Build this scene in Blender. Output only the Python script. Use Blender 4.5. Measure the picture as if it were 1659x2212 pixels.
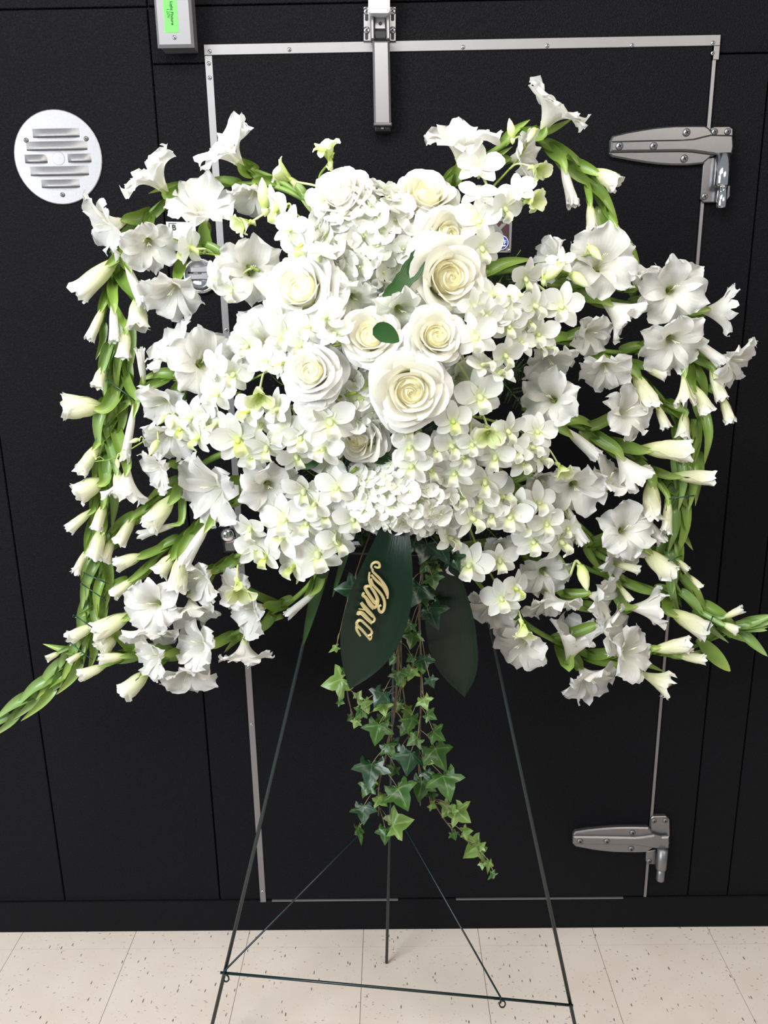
import bpy, math, random
import numpy as np
from mathutils import Vector
for o in list(bpy.data.objects): bpy.data.objects.remove(o)
S = bpy.context.scene
COL = S.collection
rnd = random.Random(7)
PI = math.pi

# ---------------------------------------------------------------- camera
FPX, CX, CY = 1700.0, 829.5, 1106.0
CAM = np.array([0.0, -1.75, 1.6182])
PITCH, ROLL, YAW = math.radians(14.8445), math.radians(-0.9022), math.radians(-0.5816)
def cam_axes():
    cp, sp, cy, sy = math.cos(PITCH), math.sin(PITCH), math.cos(YAW), math.sin(YAW)
    fw = np.array([sy*cp, cy*cp, -sp]); r = np.array([cy, -sy, 0.0]); u = np.cross(r, fw)
    c, s = math.cos(ROLL), math.sin(ROLL)
    return c*r + s*u, -s*r + c*u, fw
RT, UP, FW = cam_axes()
cd = bpy.data.cameras.new('camera'); cam = bpy.data.objects.new('camera', cd); COL.objects.link(cam)
cd.sensor_fit = 'VERTICAL'; cd.sensor_height = 36.0; cd.lens = FPX*36.0/2212.0; cd.clip_start = 0.02
from mathutils import Matrix
cam.matrix_world = Matrix(((RT[0], UP[0], -FW[0], CAM[0]), (RT[1], UP[1], -FW[1], CAM[1]), (RT[2], UP[2], -FW[2], CAM[2]), (0, 0, 0, 1)))
S.camera = cam

# ---------------------------------------------------------------- world and lights
W = bpy.data.worlds.new('room_light'); S.world = W; W.use_nodes = True
bg = W.node_tree.nodes['Background']; bg.inputs[0].default_value = (0.86, 0.92, 1.0, 1); bg.inputs[1].default_value = 0.32
def area(name, loc, target, sx, sy, power, col):
    l = bpy.data.lights.new(name, 'AREA'); l.shape = 'RECTANGLE'; l.size = sx; l.size_y = sy; l.energy = power; l.color = col
    o = bpy.data.objects.new(name, l); COL.objects.link(o); o.location = loc
    o.rotation_euler = (Vector(target)-Vector(loc)).to_track_quat('-Z', 'Y').to_euler(); return o
area('window_daylight', (-2.1, -2.3, 2.3), (-0.1, -0.3, 1.3), 1.4, 1.3, 118, (0.90, 0.95, 1.0))
area('ceiling_tube_near', (-0.2, -1.15, 2.75), (-0.1, -0.45, 0.9), 1.2, 0.5, 27, (1.0, 0.96, 0.90))
area('ceiling_tube_right', (1.5, -2.1, 2.75), (0.4, -0.3, 0.9), 1.2, 0.5, 24, (1.0, 0.90, 0.78))
S.view_settings.view_transform = 'Standard'; S.view_settings.look = 'None'
S.view_settings.exposure = 0.0; S.view_settings.gamma = 1.0; S.view_settings.use_curve_mapping = False

# ---------------------------------------------------------------- geometry helpers
def nrm(v):
    v = np.asarray(v, float); n = np.linalg.norm(v); return v/n if n > 1e-12 else v
def ray(px, py): return RT*((px-CX)/FPX) - UP*((py-CY)/FPX) + FW
def at(px, py, D):            # the point of the real scene seen at a pixel, D metres in front of the cooler wall
    v = ray(px, py); return CAM + v*((-D-CAM[1])/v[1])
def floor_at(px, py, z=0.0):
    v = ray(px, py); return CAM + v*((z-CAM[2])/v[2])
def mpp(px, py, D):           # metres per pixel there
    v = ray(px, py); return (-D-CAM[1])/v[1]/FPX
def mound(px, py): return 0.31 + 0.19*math.exp(-(((px-860)/390)**2 + ((py-780)/400)**2))
def dir3(px, py, ang, tilt):  # ang in the wall plane (0 right, 90 up), tilt towards the viewer's side
    a, t = math.radians(ang), math.radians(tilt)
    return nrm(math.cos(t)*(math.cos(a)*RT + math.sin(a)*UP) - math.sin(t)*nrm(ray(px, py)))
def frame(z, up=(0, 0, 1)):
    z = nrm(z); up = np.asarray(up, float)
    if abs(np.dot(z, nrm(up))) > 0.97: up = np.array([0.2, 1.0, 0.1])
    x = nrm(np.cross(up, z)); y = np.cross(z, x); return np.stack([x, y, z])
def catmull(P, n=6):
    P = [np.asarray(p, float) for p in P]
    if len(P) < 3: 
        return [P[0]+(P[-1]-P[0])*i/n for i in range(n+1)]
    Q = [2*P[0]-P[1]] + P + [2*P[-1]-P[-2]]; out = []
    for i in range(1, len(Q)-2):
        a, b, c, d = Q[i-1:i+3]
        for k in range(n):
            t = k/n; out.append(0.5*((2*b)+(c-a)*t+(2*a-5*b+4*c-d)*t*t+(3*b-a-3*c+d)*t**3))
    out.append(P[-1]); return out

def link(o, parent=None):
    COL.objects.link(o)
    if parent: o.parent = parent
    return o
def origin(parent):
    o = np.zeros(3)
    while parent is not None: o = o + np.array(parent.location); parent = parent.parent
    return o
def mesh(name, verts, faces, mat, parent=None, smooth=True, attrs=None, at0=None):
    me = bpy.data.meshes.new(name); v = np.asarray(verts, float) - origin(parent)
    ob = bpy.data.objects.new(name, me)
    if at0 is not None:
        l = np.asarray(at0) - origin(parent); v = v - l; ob.location = l
    me.from_pydata(v.tolist(), [], [list(f) for f in faces]); me.materials.append(mat)
    if smooth: me.polygons.foreach_set('use_smooth', [True]*len(me.polygons))
    if attrs:
        for k, a in attrs.items():
            at_ = me.attributes.new(k, 'FLOAT', 'POINT'); at_.data.foreach_set('value', np.asarray(a, np.float32))
    me.update()
    return link(ob, parent)
def thing(name, loc, label, cat, group=None):
    o = bpy.data.objects.new(name, None); o.location = loc; o.empty_display_size = 0.02; link(o)
    o['label'] = label; o['category'] = cat
    if group: o['group'] = group
    return o
def tag(o, label, cat, group=None):
    o['label'] = label; o['category'] = cat
    if group: o['group'] = group
    return o
def struct(o): o['kind'] = 'structure'; return o

class MB:
    def __init__(s): s.v, s.f = [], []
    def add(s, v, f):
        n = len(s.v); s.v += [tuple(p) for p in v]; s.f += [tuple(i+n for i in q) for q in f]; return s
    def box(s, a, b, bev=0.0):
        (x0, y0, z0), (x1, y1, z1) = np.minimum(a, b), np.maximum(a, b)
        if bev <= 0:
            v = [(x, y, z) for x in (x0, x1) for y in (y0, y1) for z in (z0, z1)]
            return s.add(v, [(0, 1, 3, 2), (4, 6, 7, 5), (0, 4, 5, 1), (2, 3, 7, 6), (0, 2, 6, 4), (1, 5, 7, 3)])
        # front (-y) edge chamfered
        v = [(x0, y1, z0), (x1, y1, z0), (x1, y1, z1), (x0, y1, z1), (x0, y0+bev, z0), (x1, y0+bev, z0), (x1, y0+bev, z1), (x0, y0+bev, z1),
             (x0+bev, y0, z0+bev), (x1-bev, y0, z0+bev), (x1-bev, y0, z1-bev), (x0+bev, y0, z1-bev)]
        return s.add(v, [(0, 3, 2, 1)] + [(i, (i+1) % 4, 4+(i+1) % 4, 4+i) for i in range(4)] + [(4+i, 4+(i+1) % 4, 8+(i+1) % 4, 8+i) for i in range(4)] + [(8, 9, 10, 11)])
    def tube(s, pts, radii, seg=8, caps=True):
        pts = [np.asarray(p, float) for p in pts]; n = len(pts)
        if np.isscalar(radii): radii = [radii]*n
        v = []; f = []; prev = None
        for i, p in enumerate(pts):
            t = nrm(pts[min(i+1, n-1)]-pts[max(i-1, 0)])
            x = prev - t*np.dot(prev, t) if prev is not None else np.cross(t, (0.3, 0.9, 0.2))
            if np.linalg.norm(x) < 1e-6: x = np.cross(t, (1, 0, 0))
            x = nrm(x); y = np.cross(t, x); prev = x
            for k in range(seg):
                a = 2*PI*k/seg; v.append(p + radii[i]*(math.cos(a)*x+math.sin(a)*y))
        for i in range(n-1):
            for k in range(seg): f.append((i*seg+k, i*seg+(k+1) % seg, (i+1)*seg+(k+1) % seg, (i+1)*seg+k))
        if caps: f += [tuple(range(seg))[::-1], tuple((n-1)*seg+k for k in range(seg))]
        return s.add(v, f)
    def lathe(s, c, axis, prof, seg=16, up=(0, 0, 1)):      # prof: (r, h)
        X, Y, Z = frame(axis, up); v = []; f = []; c = np.asarray(c, float)
        for r, h in prof:
            for k in range(seg):
                a = 2*PI*k/seg; v.append(c + Z*h + r*(math.cos(a)*X+math.sin(a)*Y))
        n = len(prof)
        for i in range(n-1):
            for k in range(seg): f.append((i*seg+k, i*seg+(k+1) % seg, (i+1)*seg+(k+1) % seg, (i+1)*seg+k))
        f += [tuple(range(seg))[::-1], tuple((n-1)*seg+k for k in range(seg))]
        return s.add(v, f)
    def prism(s, poly, back, front, bev=0.0):               # poly: points in the wall plane (x, z), extruded from y=-back to y=-front
        n = len(poly); P = np.asarray(poly, float); c = P.mean(0)
        area2 = sum(P[i][0]*P[(i+1) % n][1]-P[(i+1) % n][0]*P[i][1] for i in range(n))
        if area2 < 0: P = P[::-1]
        ins = []
        for i in range(n):
            a, b, d = P[i-1], P[i], P[(i+1) % n]
            e1, e2 = nrm(b-a), nrm(d-b); n1, n2 = np.array([-e1[1], e1[0]]), np.array([-e2[1], e2[0]])
            m = n1+n2; L = max(np.dot(m, m), 0.5); ins.append(b + m*2*bev/L)
        v = [(p[0], -back, p[1]) for p in P] + [(p[0], -(front-bev), p[1]) for p in P]
        f = [tuple(range(n))[::-1]] + [(i, (i+1) % n, n+(i+1) % n, n+i) for i in range(n)]
        k = n
        if bev > 0:
            v += [(p[0], -front, p[1]) for p in ins]; f += [(n+i, n+(i+1) % n, 2*n+(i+1) % n, 2*n+i) for i in range(n)]; k = 2*n
        f.append(tuple(k+i for i in range(n)))
        return s.add(v, f)
    def build(s, name, mat, parent=None, smooth=False): return mesh(name, s.v, s.f, mat, parent, smooth)

# ---------------------------------------------------------------- materials
def newmat(name):
    m = bpy.data.materials.new(name); m.use_nodes = True; nt = m.node_tree
    for n in list(nt.nodes):
        if n.type != 'OUTPUT_MATERIAL': nt.nodes.remove(n)
    return m, nt, nt.nodes['Material Output']
def simple(name, col, rough=0.5, metal=0.0, spec=0.5, noise=0.0, nscale=60, bump=0.0, bscale=200, aniso=0.0):
    m, nt, out = newmat(name); b = nt.nodes.new('ShaderNodeBsdfPrincipled'); nt.links.new(b.outputs[0], out.inputs[0])
    b.inputs['Base Color'].default_value = (*col, 1); b.inputs['Roughness'].default_value = rough; b.inputs['Metallic'].default_value = metal
    b.inputs['Specular IOR Level'].default_value = spec
    tc = nt.nodes.new('ShaderNodeTexCoord')
    if noise > 0:
        n = nt.nodes.new('ShaderNodeTexNoise'); n.inputs['Scale'].default_value = nscale; n.inputs['Detail'].default_value = 4
        mx = nt.nodes.new('ShaderNodeMix'); mx.data_type = 'RGBA'; nt.links.new(tc.outputs['Object'], n.inputs['Vector']); nt.links.new(n.outputs['Fac'], mx.inputs['Factor'])
        mx.inputs['A'].default_value = (*[c*(1-noise) for c in col], 1); mx.inputs['B'].default_value = (*[min(1, c*(1+noise)) for c in col], 1); nt.links.new(mx.outputs['Result'], b.inputs['Base Color'])
    if bump > 0:
        n = nt.nodes.new('ShaderNodeTexNoise'); n.inputs['Scale'].default_value = bscale; n.inputs['Detail'].default_value = 3
        bm = nt.nodes.new('ShaderNodeBump'); bm.inputs['Strength'].default_value = bump; bm.inputs['Distance'].default_value = 0.001
        nt.links.new(tc.outputs['Object'], n.inputs['Vector']); nt.links.new(n.outputs['Fac'], bm.inputs['Height']); nt.links.new(bm.outputs[0], b.inputs['Normal'])
    return m
def petal(name, stops, trans=0.35, gloss=0.04, veins=0.0, tcol=None):
    """thin petal or leaf: colour runs along the 'tint' attribute (0 base, 1 tip)"""
    m, nt, out = newmat(name); N = nt.nodes.new; L = nt.links.new
    a = N('ShaderNodeAttribute'); a.attribute_name = 'tint'; cr = N('ShaderNodeValToRGB'); L(a.outputs['Fac'], cr.inputs[0])
    e = cr.color_ramp.elements; e[0].position, e[0].color = stops[0][0], (*stops[0][1], 1); e[1].position, e[1].color = stops[-1][0], (*stops[-1][1], 1)
    for p, c in stops[1:-1]:
        x = e.new(p); x.color = (*c, 1)
    d = N('ShaderNodeBsdfDiffuse'); t = N('ShaderNodeBsdfTranslucent'); g = N('ShaderNodeBsdfGlossy'); g.inputs['Roughness'].default_value = 0.35
    L(cr.outputs[0], d.inputs[0]); L(cr.outputs[0], t.inputs[0])
    m1 = N('ShaderNodeMixShader'); m1.inputs[0].default_value = trans; L(d.outputs[0], m1.inputs[1]); L(t.outputs[0], m1.inputs[2])
    m2 = N('ShaderNodeMixShader'); m2.inputs[0].default_value = gloss; L(m1.outputs[0], m2.inputs[1]); L(g.outputs[0], m2.inputs[2]); L(m2.outputs[0], out.inputs[0])
    if veins > 0:
        b = N('ShaderNodeAttribute'); b.attribute_name = 'across'
        mu = N('ShaderNodeMath'); mu.operation = 'MULTIPLY'; mu.inputs[1].default_value = 34; L(b.outputs['Fac'], mu.inputs[0])
        si = N('ShaderNodeMath'); si.operation = 'SINE'; L(mu.outputs[0], si.inputs[0])
        bm = N('ShaderNodeBump'); bm.inputs['Strength'].default_value = veins; bm.inputs['Distance'].default_value = 0.0012; L(si.outputs[0], bm.inputs['Height'])
        for s_ in (d, t, g): L(bm.outputs[0], s_.inputs['Normal'])
    return m
M = {}
M['glad'] = petal('gladiolus_petal', [(0.0, (0.74, 0.76, 0.52)), (0.14, (0.80, 0.80, 0.58)), (0.34, (0.82, 0.81, 0.74)), (1.0, (0.83, 0.825, 0.805))], 0.46, 0.03, 0.06)
M['budw'] = petal('gladiolus_bud_petal', [(0.0, (0.42, 0.54, 0.12)), (0.32, (0.76, 0.79, 0.46)), (0.8, (0.83, 0.82, 0.66)), (1.0, (0.83, 0.825, 0.79))], 0.36, 0.03, 0.05)
M['bract'] = petal('gladiolus_bract', [(0.0, (0.15, 0.25, 0.035)), (0.55, (0.20, 0.33, 0.05)), (1.0, (0.34, 0.45, 0.10))], 0.18, 0.06, 0.10)
M['bractd'] = petal('gladiolus_bract_grey_green', [(0.0, (0.11, 0.20, 0.04)), (0.6, (0.19, 0.31, 0.08)), (1.0, (0.30, 0.42, 0.14))], 0.12, 0.06, 0.10)
M['stem'] = simple('gladiolus_stem', (0.16, 0.27, 0.04), 0.45, noise=0.25, nscale=80)
M['ostem'] = simple('orchid_stem', (0.20, 0.30, 0.035), 0.4, noise=0.2, nscale=90)
M['pedicel'] = simple('orchid_pedicel', (0.62, 0.70, 0.32), 0.45)
M['lipw'] = petal('orchid_lip_pale', [(0.0, (0.62, 0.72, 0.22)), (0.30, (0.80, 0.85, 0.52)), (0.7, (0.88, 0.89, 0.80)), (1.0, (0.89, 0.90, 0.86))], 0.28, 0.04)
M['orch'] = petal('orchid_petal', [(0.0, (0.80, 0.86, 0.52)), (0.3, (0.81, 0.82, 0.73)), (1.0, (0.83, 0.83, 0.81))], 0.28, 0.04, 0.025)
M['orchg'] = petal('orchid_petal_greenish', [(0.0, (0.62, 0.74, 0.22)), (0.5, (0.76, 0.83, 0.42)), (1.0, (0.86, 0.89, 0.66))], 0.3, 0.04, 0.03)
M['lip'] = petal('orchid_lip', [(0.0, (0.55, 0.66, 0.10)), (0.55, (0.74, 0.80, 0.36)), (1.0, (0.88, 0.89, 0.74))], 0.28, 0.04)
M['rose'] = petal('rose_petal', [(0.0, (0.82, 0.76, 0.38)), (0.35, (0.85, 0.81, 0.56)), (0.62, (0.86, 0.84, 0.71)), (1.0, (0.85, 0.84, 0.80))], 0.28, 0.03, 0.03)
M['rosew'] = petal('rose_petal_outer', [(0.0, (0.74, 0.78, 0.46)), (0.4, (0.84, 0.84, 0.75)), (1.0, (0.86, 0.855, 0.83))], 0.28, 0.03, 0.03)
M['hyd'] = petal('hydrangea_petal', [(0.0, (0.76, 0.81, 0.55)), (0.3, (0.82, 0.83, 0.74)), (1.0, (0.84, 0.835, 0.79))], 0.26, 0.03, 0.06)
M['lily'] = petal('lily_petal', [(0.0, (0.45, 0.56, 0.14)), (0.3, (0.78, 0.82, 0.66)), (1.0, (0.86, 0.87, 0.83))], 0.3, 0.04, 0.06)
M['heart'] = simple('rose_core_filler', (0.84, 0.79, 0.50), 0.6)  # cream for the core added inside each rose to hide dark gaps
M['stamen'] = simple('stamen', (0.80, 0.82, 0.52), 0.5)
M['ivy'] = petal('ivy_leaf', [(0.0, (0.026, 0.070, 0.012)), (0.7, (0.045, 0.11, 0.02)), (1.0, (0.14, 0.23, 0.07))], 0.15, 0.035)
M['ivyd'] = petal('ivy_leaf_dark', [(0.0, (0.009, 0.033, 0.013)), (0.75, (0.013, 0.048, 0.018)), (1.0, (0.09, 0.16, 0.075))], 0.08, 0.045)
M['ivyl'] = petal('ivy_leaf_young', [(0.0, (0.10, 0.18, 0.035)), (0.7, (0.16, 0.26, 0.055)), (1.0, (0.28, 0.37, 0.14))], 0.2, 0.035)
M['vine'] = simple('ivy_stem', (0.10, 0.06, 0.035), 0.6, noise=0.3)
M['vineg'] = simple('ivy_petiole', (0.20, 0.17, 0.08), 0.6, noise=0.3)
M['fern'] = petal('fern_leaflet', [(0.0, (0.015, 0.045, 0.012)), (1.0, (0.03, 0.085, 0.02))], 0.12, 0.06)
M['leaf'] = petal('serrated_leaf', [(0.0, (0.016, 0.06, 0.014)), (1.0, (0.030, 0.085, 0.020))], 0.12, 0.025, 0.1)
M['foam'] = simple('floral_foam', (0.012, 0.045, 0.018), 0.9, noise=0.4, nscale=120)
M['wire'] = simple('green_wire', (0.012, 0.05, 0.035), 0.4)
M['easel'] = simple('easel_green_paint', (0.004, 0.015, 0.016), 0.35, noise=0.2)
M['steel'] = simple('brushed_stainless', (0.17, 0.17, 0.178), 0.33, 0.92, noise=0.06, nscale=140)
M['satin'] = simple('satin_zinc', (0.25, 0.245, 0.25), 0.42, 0.85, noise=0.05, nscale=60)
M['chrome'] = simple('polished_chrome', (0.72, 0.73, 0.75), 0.10, 1.0)
M['galv'] = simple('galvanised_vent', (0.24, 0.235, 0.24), 0.5, 0.7, noise=0.10, nscale=260, bump=0.15, bscale=500)
M['alum'] = simple('aluminium_trim', (0.24, 0.235, 0.238), 0.5, 0.65, noise=0.06, nscale=40)
M['grey'] = simple('grey_enamel', (0.20, 0.197, 0.206), 0.42, 0.35)
M['dark'] = simple('dark_recess', (0.012, 0.012, 0.014), 0.7)
M['white'] = simple('white_plastic', (0.86, 0.86, 0.85), 0.35)
M['green_label'] = simple('green_tape', (0.09, 0.72, 0.06), 0.5)
M['ink'] = simple('black_ink', (0.01, 0.012, 0.01), 0.6)
M['maroon'] = simple('maroon_plate', (0.045, 0.018, 0.022), 0.4)
M['blue'] = simple('blue_emblem', (0.025, 0.045, 0.34), 0.4)
M['gold'] = simple('gold_foil', (0.82, 0.68, 0.34), 0.3, 0.75)
M['pale'] = simple('pale_foil_sticker', (0.55, 0.57, 0.57), 0.3, 0.3)
def black_laminate():
    m, nt, out = newmat('black_textured_laminate'); N = nt.nodes.new; L = nt.links.new
    b = N('ShaderNodeBsdfPrincipled'); L(b.outputs[0], out.inputs[0]); b.inputs['Base Color'].default_value = (0.0072, 0.0070, 0.0088, 1)
    b.inputs['Roughness'].default_value = 0.50; b.inputs['Specular IOR Level'].default_value = 0.07
    tc = N('ShaderNodeTexCoord'); n = N('ShaderNodeTexNoise'); n.inputs['Scale'].default_value = 400; n.inputs['Detail'].default_value = 2
    v = N('ShaderNodeTexVoronoi'); v.inputs['Scale'].default_value = 560
    L(tc.outputs['Object'], n.inputs[0]); L(tc.outputs['Object'], v.inputs['Vector'])
    ad = N('ShaderNodeMath'); ad.operation = 'ADD'; L(n.outputs['Fac'], ad.inputs[0]); L(v.outputs['Distance'], ad.inputs[1])
    bm = N('ShaderNodeBump'); bm.inputs['Strength'].default_value = 0.95; bm.inputs['Distance'].default_value = 0.0016; L(ad.outputs[0], bm.inputs['Height']); L(bm.outputs[0], b.inputs['Normal'])
    return m
M['black'] = black_laminate()
def tile_mat():
    m, nt, out = newmat('vinyl_floor_tile'); N = nt.nodes.new; L = nt.links.new
    b = N('ShaderNodeBsdfPrincipled'); L(b.outputs[0], out.inputs[0]); b.inputs['Roughness'].default_value = 0.38; b.inputs['Specular IOR Level'].default_value = 0.4
    tc = N('ShaderNodeTexCoord')
    big = N('ShaderNodeTexNoise'); big.inputs['Scale'].default_value = 7; big.inputs['Detail'].default_value = 5; L(tc.outputs['Object'], big.inputs[0])
    mx = N('ShaderNodeMix'); mx.data_type = 'RGBA'; mx.inputs['A'].default_value = (0.66, 0.56, 0.47, 1); mx.inputs['B'].default_value = (0.80, 0.71, 0.63, 1); L(big.outputs['Fac'], mx.inputs['Factor'])
    prev = mx.outputs['Result']
    for sc, seed, lo, hi, col, st in ((84, 0.0, 0.12, 0.16, (0.20, 0.17, 0.14), (1, 0.33, 1)), (120, 9.0, 0.13, 0.18, (0.38, 0.32, 0.27), (0.4, 1, 1)), (190, 4.0, 0.13, 0.20, (0.52, 0.46, 0.40), (1, 0.5, 1))):
        mp = N('ShaderNodeMapping'); mp.inputs['Scale'].default_value = st; mp.inputs['Location'].default_value = (seed, seed*1.7, 0); mp.inputs['Rotation'].default_value = (0, 0, 0.35+seed*0.1); L(tc.outputs['Object'], mp.inputs[0])
        wn = N('ShaderNodeTexNoise'); wn.inputs['Scale'].default_value = 25; L(mp.outputs[0], wn.inputs[0])
        av = N('ShaderNodeVectorMath'); av.operation = 'MULTIPLY_ADD'; av.inputs[1].default_value = (0.012,)*3; L(wn.outputs['Color'], av.inputs[0]); L(mp.outputs[0], av.inputs[2])
        v = N('ShaderNodeTexVoronoi'); v.inputs['Scale'].default_value = sc; L(av.outputs[0], v.inputs['Vector'])
        sel = N('ShaderNodeTexNoise'); sel.inputs['Scale'].default_value = sc*0.35; L(mp.outputs[0], sel.inputs[0])
        mr = N('ShaderNodeMapRange'); mr.inputs[1].default_value = lo; mr.inputs[2].default_value = hi; mr.inputs[3].default_value = 1; mr.inputs[4].default_value = 0; L(v.outputs['Distance'], mr.inputs[0])
        gt = N('ShaderNodeMath'); gt.operation = 'GREATER_THAN'; gt.inputs[1].default_value = 0.515; L(sel.outputs['Fac'], gt.inputs[0])
        mul = N('ShaderNodeMath'); mul.operation = 'MULTIPLY'; L(mr.outputs[0], mul.inputs[0]); L(gt.outputs[0], mul.inputs[1])
        m2 = N('ShaderNodeMix'); m2.data_type = 'RGBA'; L(mul.outputs[0], m2.inputs['Factor']); L(prev, m2.inputs['A']); m2.inputs['B'].default_value = (*col, 1); prev = m2.outputs['Result']
    L(prev, b.inputs['Base Color']); return m
M['tile'] = tile_mat()
M['grout'] = simple('floor_seam', (0.30, 0.26, 0.22), 0.8)
def aspidistra_mat():
    m, nt, out = newmat('aspidistra_leaf'); N = nt.nodes.new; L = nt.links.new
    b = N('ShaderNodeBsdfPrincipled'); L(b.outputs[0], out.inputs[0]); b.inputs['Roughness'].default_value = 0.23; b.inputs['Specular IOR Level'].default_value = 0.28
    a = N('ShaderNodeAttribute'); a.attribute_name = 'across'; t = N('ShaderNodeAttribute'); t.attribute_name = 'tint'
    cb = N('ShaderNodeCombineXYZ'); L(a.outputs['Fac'], cb.inputs[0]); L(t.outputs['Fac'], cb.inputs[1])
    mp = N('ShaderNodeMapping'); mp.inputs['Scale'].default_value = (48, 2.2, 1); L(cb.outputs[0], mp.inputs[0])
    n = N('ShaderNodeTexNoise'); n.inputs['Scale'].default_value = 1.0; n.inputs['Detail'].default_value = 4; L(mp.outputs[0], n.inputs[0])
    mx = N('ShaderNodeMix'); mx.data_type = 'RGBA'; mx.inputs['A'].default_value = (0.0017, 0.0075, 0.0035, 1); mx.inputs['B'].default_value = (0.004, 0.0175, 0.008, 1); L(n.outputs['Fac'], mx.inputs['Factor']); L(mx.outputs['Result'], b.inputs['Base Color'])
    bm = N('ShaderNodeBump'); bm.inputs['Strength'].default_value = 0.35; bm.inputs['Distance'].default_value = 0.002; L(n.outputs['Fac'], bm.inputs['Height']); L(bm.outputs[0], b.inputs['Normal'])
    return m
M['aspi'] = aspidistra_mat()
# ---------------------------------------------------------------- the room: floor and cooler wall
fl = struct(MB().box((-3.2, -4.2, -0.06), (3.2, 0.10, -0.0025)).build('floor', M['grout']))
MB().box((-3.2, -4.2, -0.0025), (3.2, -1.285, -0.0004)).build('far_tiles', M['tile'], fl)
for j, (y1, y0) in enumerate(((0.0, -0.06), (-0.06, -0.365), (-0.365, -0.67), (-0.67, -0.975), (-0.975, -1.28))):
    for i in range(-5, 8):
        x0 = -0.70+0.305*i; g = 0.0007
        t = MB().box((x0+g, y0+g, -0.0025), (x0+0.305-g, y1-g, 0.0)).build('tile', M['tile'], fl)
def wx(px, py, D=0.0): return at(px, py, D)[0]
def wz(px, py, D=0.0): return at(px, py, D)[2]
def wp(px, py, D=0.0): p = at(px, py, D); return (p[0], p[2])
xD, xC = wx(141, 1949), wx(475.5, 1945)
xE, xF = wx(1485.7, 1935), wx(1609.7, 1600)
wb = struct(MB().box((-3.2, 0.0125, -0.02), (3.2, 0.12, 2.9)).build('wall_back', M['dark']))
zt, zk, zh = 2.19, 0.0965, 2.088
def panel(x0, x1, z0, z1, d=0.0, gx=0.0016):
    MB().box((x0+gx, -d, z0+gx), (x1-gx, 0.0125, z1-gx), 0.0012).build('panel', M['black'], wb)
panel(-3.2, xD, zk, zt); panel(xD, xC, zk, zt); panel(xC, -0.352, zk, zh); panel(xC, 3.2, zh, zt)
panel(0.652, xE, zk, zh); panel(xE, xF, zk, zh); panel(xF, 3.2, zk, zh)
panel(-3.2, xC, zt, 2.9); panel(xC, 3.2, zt, 2.9)
struct(MB().box((-3.2, -0.003, 0.0), (3.2, 0.0125, zk-0.001), 0.002).build('baseboard_back', M['black']))
door = struct(MB().box((-0.3475, -0.005, zk+0.004), (0.6485, 0.0125, 2.1035), 0.003).build('door_1', M['black']))
def screw(p, r, parent, mat=None, slot=True, h=None):
    h = h or r*0.55
    s = MB().lathe(p, (0, -1, 0), [(r, 0), (r*0.95, h*0.45), (r*0.65, h*0.85), (0.001, h)], 12).build('screw', mat or M['chrome'], parent, True)
    if slot == 'joined':
        me = s.data; me.materials.append(M['dark']); n0 = len(me.vertices); o = origin(parent); a, b = r*0.5, r*0.13; y = p[1]-h*1.03
        V = [tuple(v.co) for v in me.vertices]; F = [tuple(f.vertices) for f in me.polygons]; nf = len(F)
        for (ex, ez) in ((0.88, 0.48), (-0.48, 0.88)):
            k = len(V); V += [(p[0]+sx*a*ex-sz*b*ez-o[0], y-o[1], p[2]+sx*a*ez+sz*b*ex-o[2]) for sx, sz in ((-1, -1), (1, -1), (1, 1), (-1, 1))]; F.append((k, k+1, k+2, k+3))
        me.clear_geometry(); me.from_pydata(V, [], F)
        for i in range(nf, len(F)): me.polygons[i].material_index = 1
        me.polygons.foreach_set('use_smooth', [i < nf for i in range(len(F))]); me.update()
    elif slot:
        a, b = r*0.55, r*0.13; y = p[1]-h*1.03
        m = MB(); c, q = math.cos(0.5), math.sin(0.5)
        for (ex, ez) in ((c, q), (-q, c)):
            m.add([(p[0]+sx*a*ex-sz*b*ez, y+dy, p[2]+sx*a*ez+sz*b*ex) for dy in (0, h*0.5) for sx, sz in ((-1, -1), (1, -1), (1, 1), (-1, 1))], [(0, 1, 2, 3), (4, 7, 6, 5), (0, 4, 5, 1), (1, 5, 6, 2), (2, 6, 7, 3), (3, 7, 4, 0)])
        m.build('screw_slot', M['dark'], s)
    return s
# aluminium strips round the door
t1 = struct(MB().box((-0.3605, -0.0075, 2.1005), (0.6605, 0.0, 2.1195), 0.0006).build('trim_1', M['alum']))
for px, py in ((625, 107), (1000, 102), (1182, 99), (1365, 98), (1540, 93), (453, 111)):
    p = at(px, py, 0.0075); screw((p[0], -0.0075, p[2]), 0.0042, t1)
t2 = struct(MB().box((-0.3605, -0.0065, 0.0935), (-0.3455, 0.0, 2.1), 0.0006).build('trim_2', M['alum']))
for px, py in ((455, 137), (457, 168), (496, 713), (544, 1441), (552, 1565), (572, 1926)):
    p = at(px, py, 0.0065); screw((-0.353, -0.0065, p[2]), 0.0042, t2)
t3 = struct(MB().box((0.6495, -0.0052, 0.099), (0.6562, 0.0, 2.1), 0.0005).build('trim_3', M['alum']))
MB().box((0.6495, -0.0072, wz(1545, 131)), (0.6605, 0.0, 2.1), 0.0005).build('corner_plate', M['alum'], t3)
p = at(1539, 115, 0.007); screw((p[0], -0.0072, p[2]), 0.0042, t3)
struct(MB().box((wx(588, 1946), -0.0055, 0.0945), (wx(860, 1945), -0.0, 0.0975)).build('trim_4', M['alum']))
struct(MB().box((wx(985, 1943), -0.0055, 0.0945), (wx(1345, 1940), -0.0, 0.0970)).build('trim_5', M['alum']))

def crop(ox, oy, sc): return lambda x, y: (ox+x/sc, oy+y/sc)
def poly(cr, pts, D): return [wp(*cr(x, y), D) for x, y in pts]
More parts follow.
